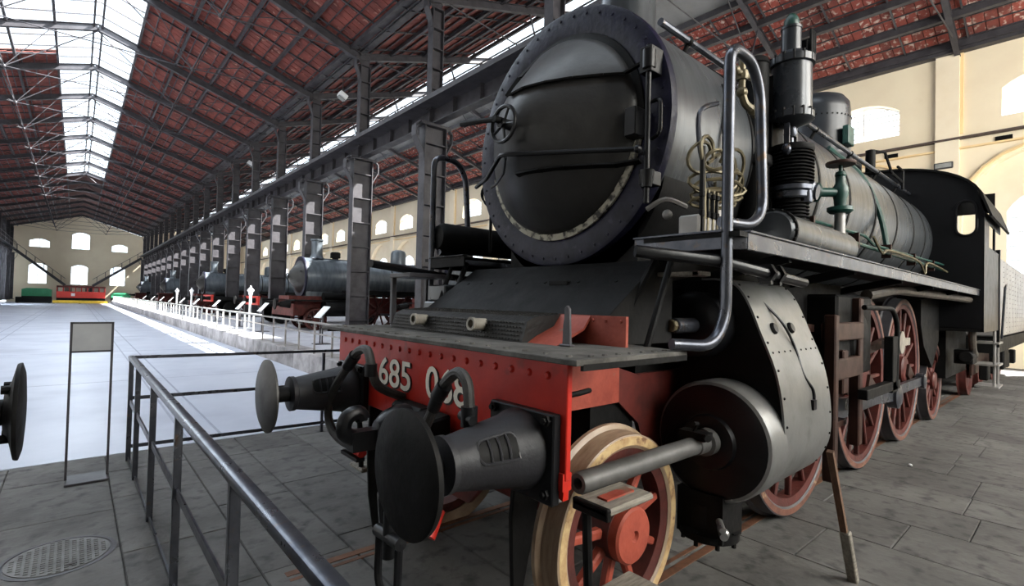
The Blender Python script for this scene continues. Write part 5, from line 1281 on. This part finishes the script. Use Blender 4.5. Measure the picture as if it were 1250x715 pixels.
# ================================================================== FAR END OF THE NAVE
Q = thing('red_rail_vehicle', 'bright red rail vehicle with a row of windows by the end wall', 'rail vehicle', (.5, 95, 0))
MB().b2((-2.1, 94.0, .75), (3.2, 97, 1.65)).build('lower_body', M['farred'], Q)
MB().b2((-2.1, 94.0, 2.2), (3.2, 97, 2.45)).build('roof_band', M['framered'], Q)
for i in range(9): MB().b2((-2.1 + i * .65, 94.0, 1.65), (-2.0 + i * .65, 97, 2.2)).build('window_pillar', M['farred'], Q)
MB().b2((-2.0, 94.1, 1.65), (3.1, 96.9, 2.2)).build('window_band', M['glass'], Q)
MB().b2((-2.1, 94.1, .3), (3.2, 96.9, .75)).build('underframe', M['soot'], Q)
for i, xw in enumerate((-1.4, .1, 1.2, 2.6)): MB().lathe((xw, 94.2, .4), (0, -1, 0), [(.4, 0), (.38, .1), (.001, .12)], 20, False, False).build('wheel', M['soot'], Q)
MB().b2((-.55, 93.96, 1.0), (-.15, 94, 1.4)).build('number_plate', M['whitepaint'], Q)
for x0, x1, z1, lab in ((-5.6, -2.6, 2.0, 'dark green wagon left of the red rail vehicle'), (3.9, 6.2, 1.6, 'green covered wagon right of the red rail vehicle')):
    q = thing('green_wagon', lab, 'wagon', ((x0 + x1) / 2, 95.5, 0))
    MB().b2((x0, 94.5, .9), (x1, 96.5, z1 - .2)).build('body', M['fargreen'], q)
    MB().prism([(x0 - .1, z1 - .2), (x1 + .1, z1 - .2), (x1 - .5, z1), (x0 + .5, z1)], 1, 94.4, 96.6).build('roof', M['fargreen'], q)
    MB().b2((x0, 94.6, .42), (x1, 96.4, .9)).build('underframe', M['soot'], q)
    for xw in (x0 + .5, x1 - .5): MB().lathe((xw, 94.6, .38), (0, -1, 0), [(.38, 0), (.36, .1), (.001, .12)], 20, False, False).build('wheel', M['soot'], q)
q = thing('yellow_barrier', 'low yellow barrier on the floor in front of the red rail vehicle', 'barrier', (-.5, 92, 0))
MB().b2((-2.4, 91.9, .05), (3.4, 92.1, .42)).build('board', M['yellow'], q)
for x in (-2.3, 0.4, 3.3): MB().b2((x - .1, 91.7, 0), (x + .1, 92.3, .06)).build('foot', M['iron'], q)
q = thing('dark_barrier', 'low dark barrier continuing left of the yellow one', 'barrier', (-4, 92, 0))
MB().b2((-6.0, 91.9, .05), (-2.45, 92.1, .8)).build('board', M['soot'], q)
for x in (-5.8, -2.7): MB().b2((x - .1, 91.7, 0), (x + .1, 92.3, .06)).build('foot', M['iron'], q)
def stair(xa, za, xb, zb, y, label):
    q = thing('iron_staircase', label, 'staircase', (xb, y, 0))
    for d in (-.5, .5): MB().bar((xa, y + d, za), (xb, y + d, zb), .06, .35).build('stringer', M['iron'], q, smooth=False)
    n = 18; t0 = None
    for i in range(n):
        t = (i + .5) / n; MB().box((xa + (xb - xa) * t, y, za + (zb - za) * t), (.3, 1.0, .04)).build('tread', M['iron'], q, smooth=False)
    for d in (-.5, .5):
        MB().bar((xa, y + d, za + 1.0), (xb, y + d, zb + 1.0), .05, .05).build('handrail', M['iron'], q, smooth=False)
        for i in range(6):
            t = (i + .5) / 6; c = (xa + (xb - xa) * t, y + d, za + (zb - za) * t); MB().bar(c, (c[0], c[1], c[2] + 1.0), .04, .04).build('baluster', M['iron'], q, smooth=False)
    MB().b2((min(xb, xb + (.8 if xb > xa else -.8)), y - .5, 0), (max(xb, xb + (.8 if xb > xa else -.8)), y + .5, zb)).build('landing', M['iron'], q, smooth=False)
stair(XL, 7.6, -1.3, 2.55, 98.8, 'iron staircase descending from the left walkway across the end wall')
stair(CX, 7.2, 1.8, 2.55, 98.8, 'iron staircase descending from the right walkway across the end wall')

# ================================================================== LAMPS AND WALL FITTINGS
fl0 = None
for i, (y, lab) in enumerate(((20.6, 'white floodlight hanging under the aisle roof beside the column top, nearest'), (35.4, 'white floodlight hanging under the aisle roof, farther one'))):
    if fl0 is None:
        fl0 = thing('floodlight', lab, 'lamp', (8.2, y, 10.2), 'floodlights under the aisle roof')
        MB().box((8.2, y, 10.2), (.36, .30, .20), Matrix.Rotation(.5, 3, 'Y')).build('housing', M['whitepaint'], fl0, bevel=.02)
        MB().box((8.13, y, 10.07), (.30, .26, .02), Matrix.Rotation(.5, 3, 'Y')).build('lens', M['lampglass'], fl0)
        MB().bar((8.2, y, 10.28), (8.2, y, 11.16), .03, .03).build('hanger', M['iron'], fl0)
    else:
        o = copy_tree(fl0); o.location.y = y; o['label'] = lab
q = thing('wall_lamp', 'small grey rectangular lamp on the cream wall above the cab', 'lamp', (XW - .1, 3.18, 6.66))
MB().b2((XW - .2, 2.93, 6.56), (XW, 3.43, 6.78)).build('housing', M['iron'], q, bevel=.02)
MB().b2((XW - .22, 2.97, 6.60), (XW - .195, 3.39, 6.74)).build('lens', M['lampglass'], q)
MB().b2((XW - .05, 3.17, 6.78), (XW, 3.19, 7.1)).build('cable', M['cream_trim'], q)
for y, lab in ((4.66, 'black rectangular wall vent left of the pilaster under the cornice'), (1.73, 'black rectangular wall vent right of the pilaster under the cornice')):
    q = thing('wall_vent', lab, 'vent', (XW - .02, y, 7.32))
    MB().b2((XW - .03, y - .2, 7.26), (XW + .01, y + .2, 7.40)).build('frame', M['soot'], q)
    sl = MB()
    for k in range(4): sl.b2((XW - .05, y - .19, 7.275 + k * .03), (XW - .02, y + .19, 7.285 + k * .03))
    sl.build('louvre', M['soot'], q)
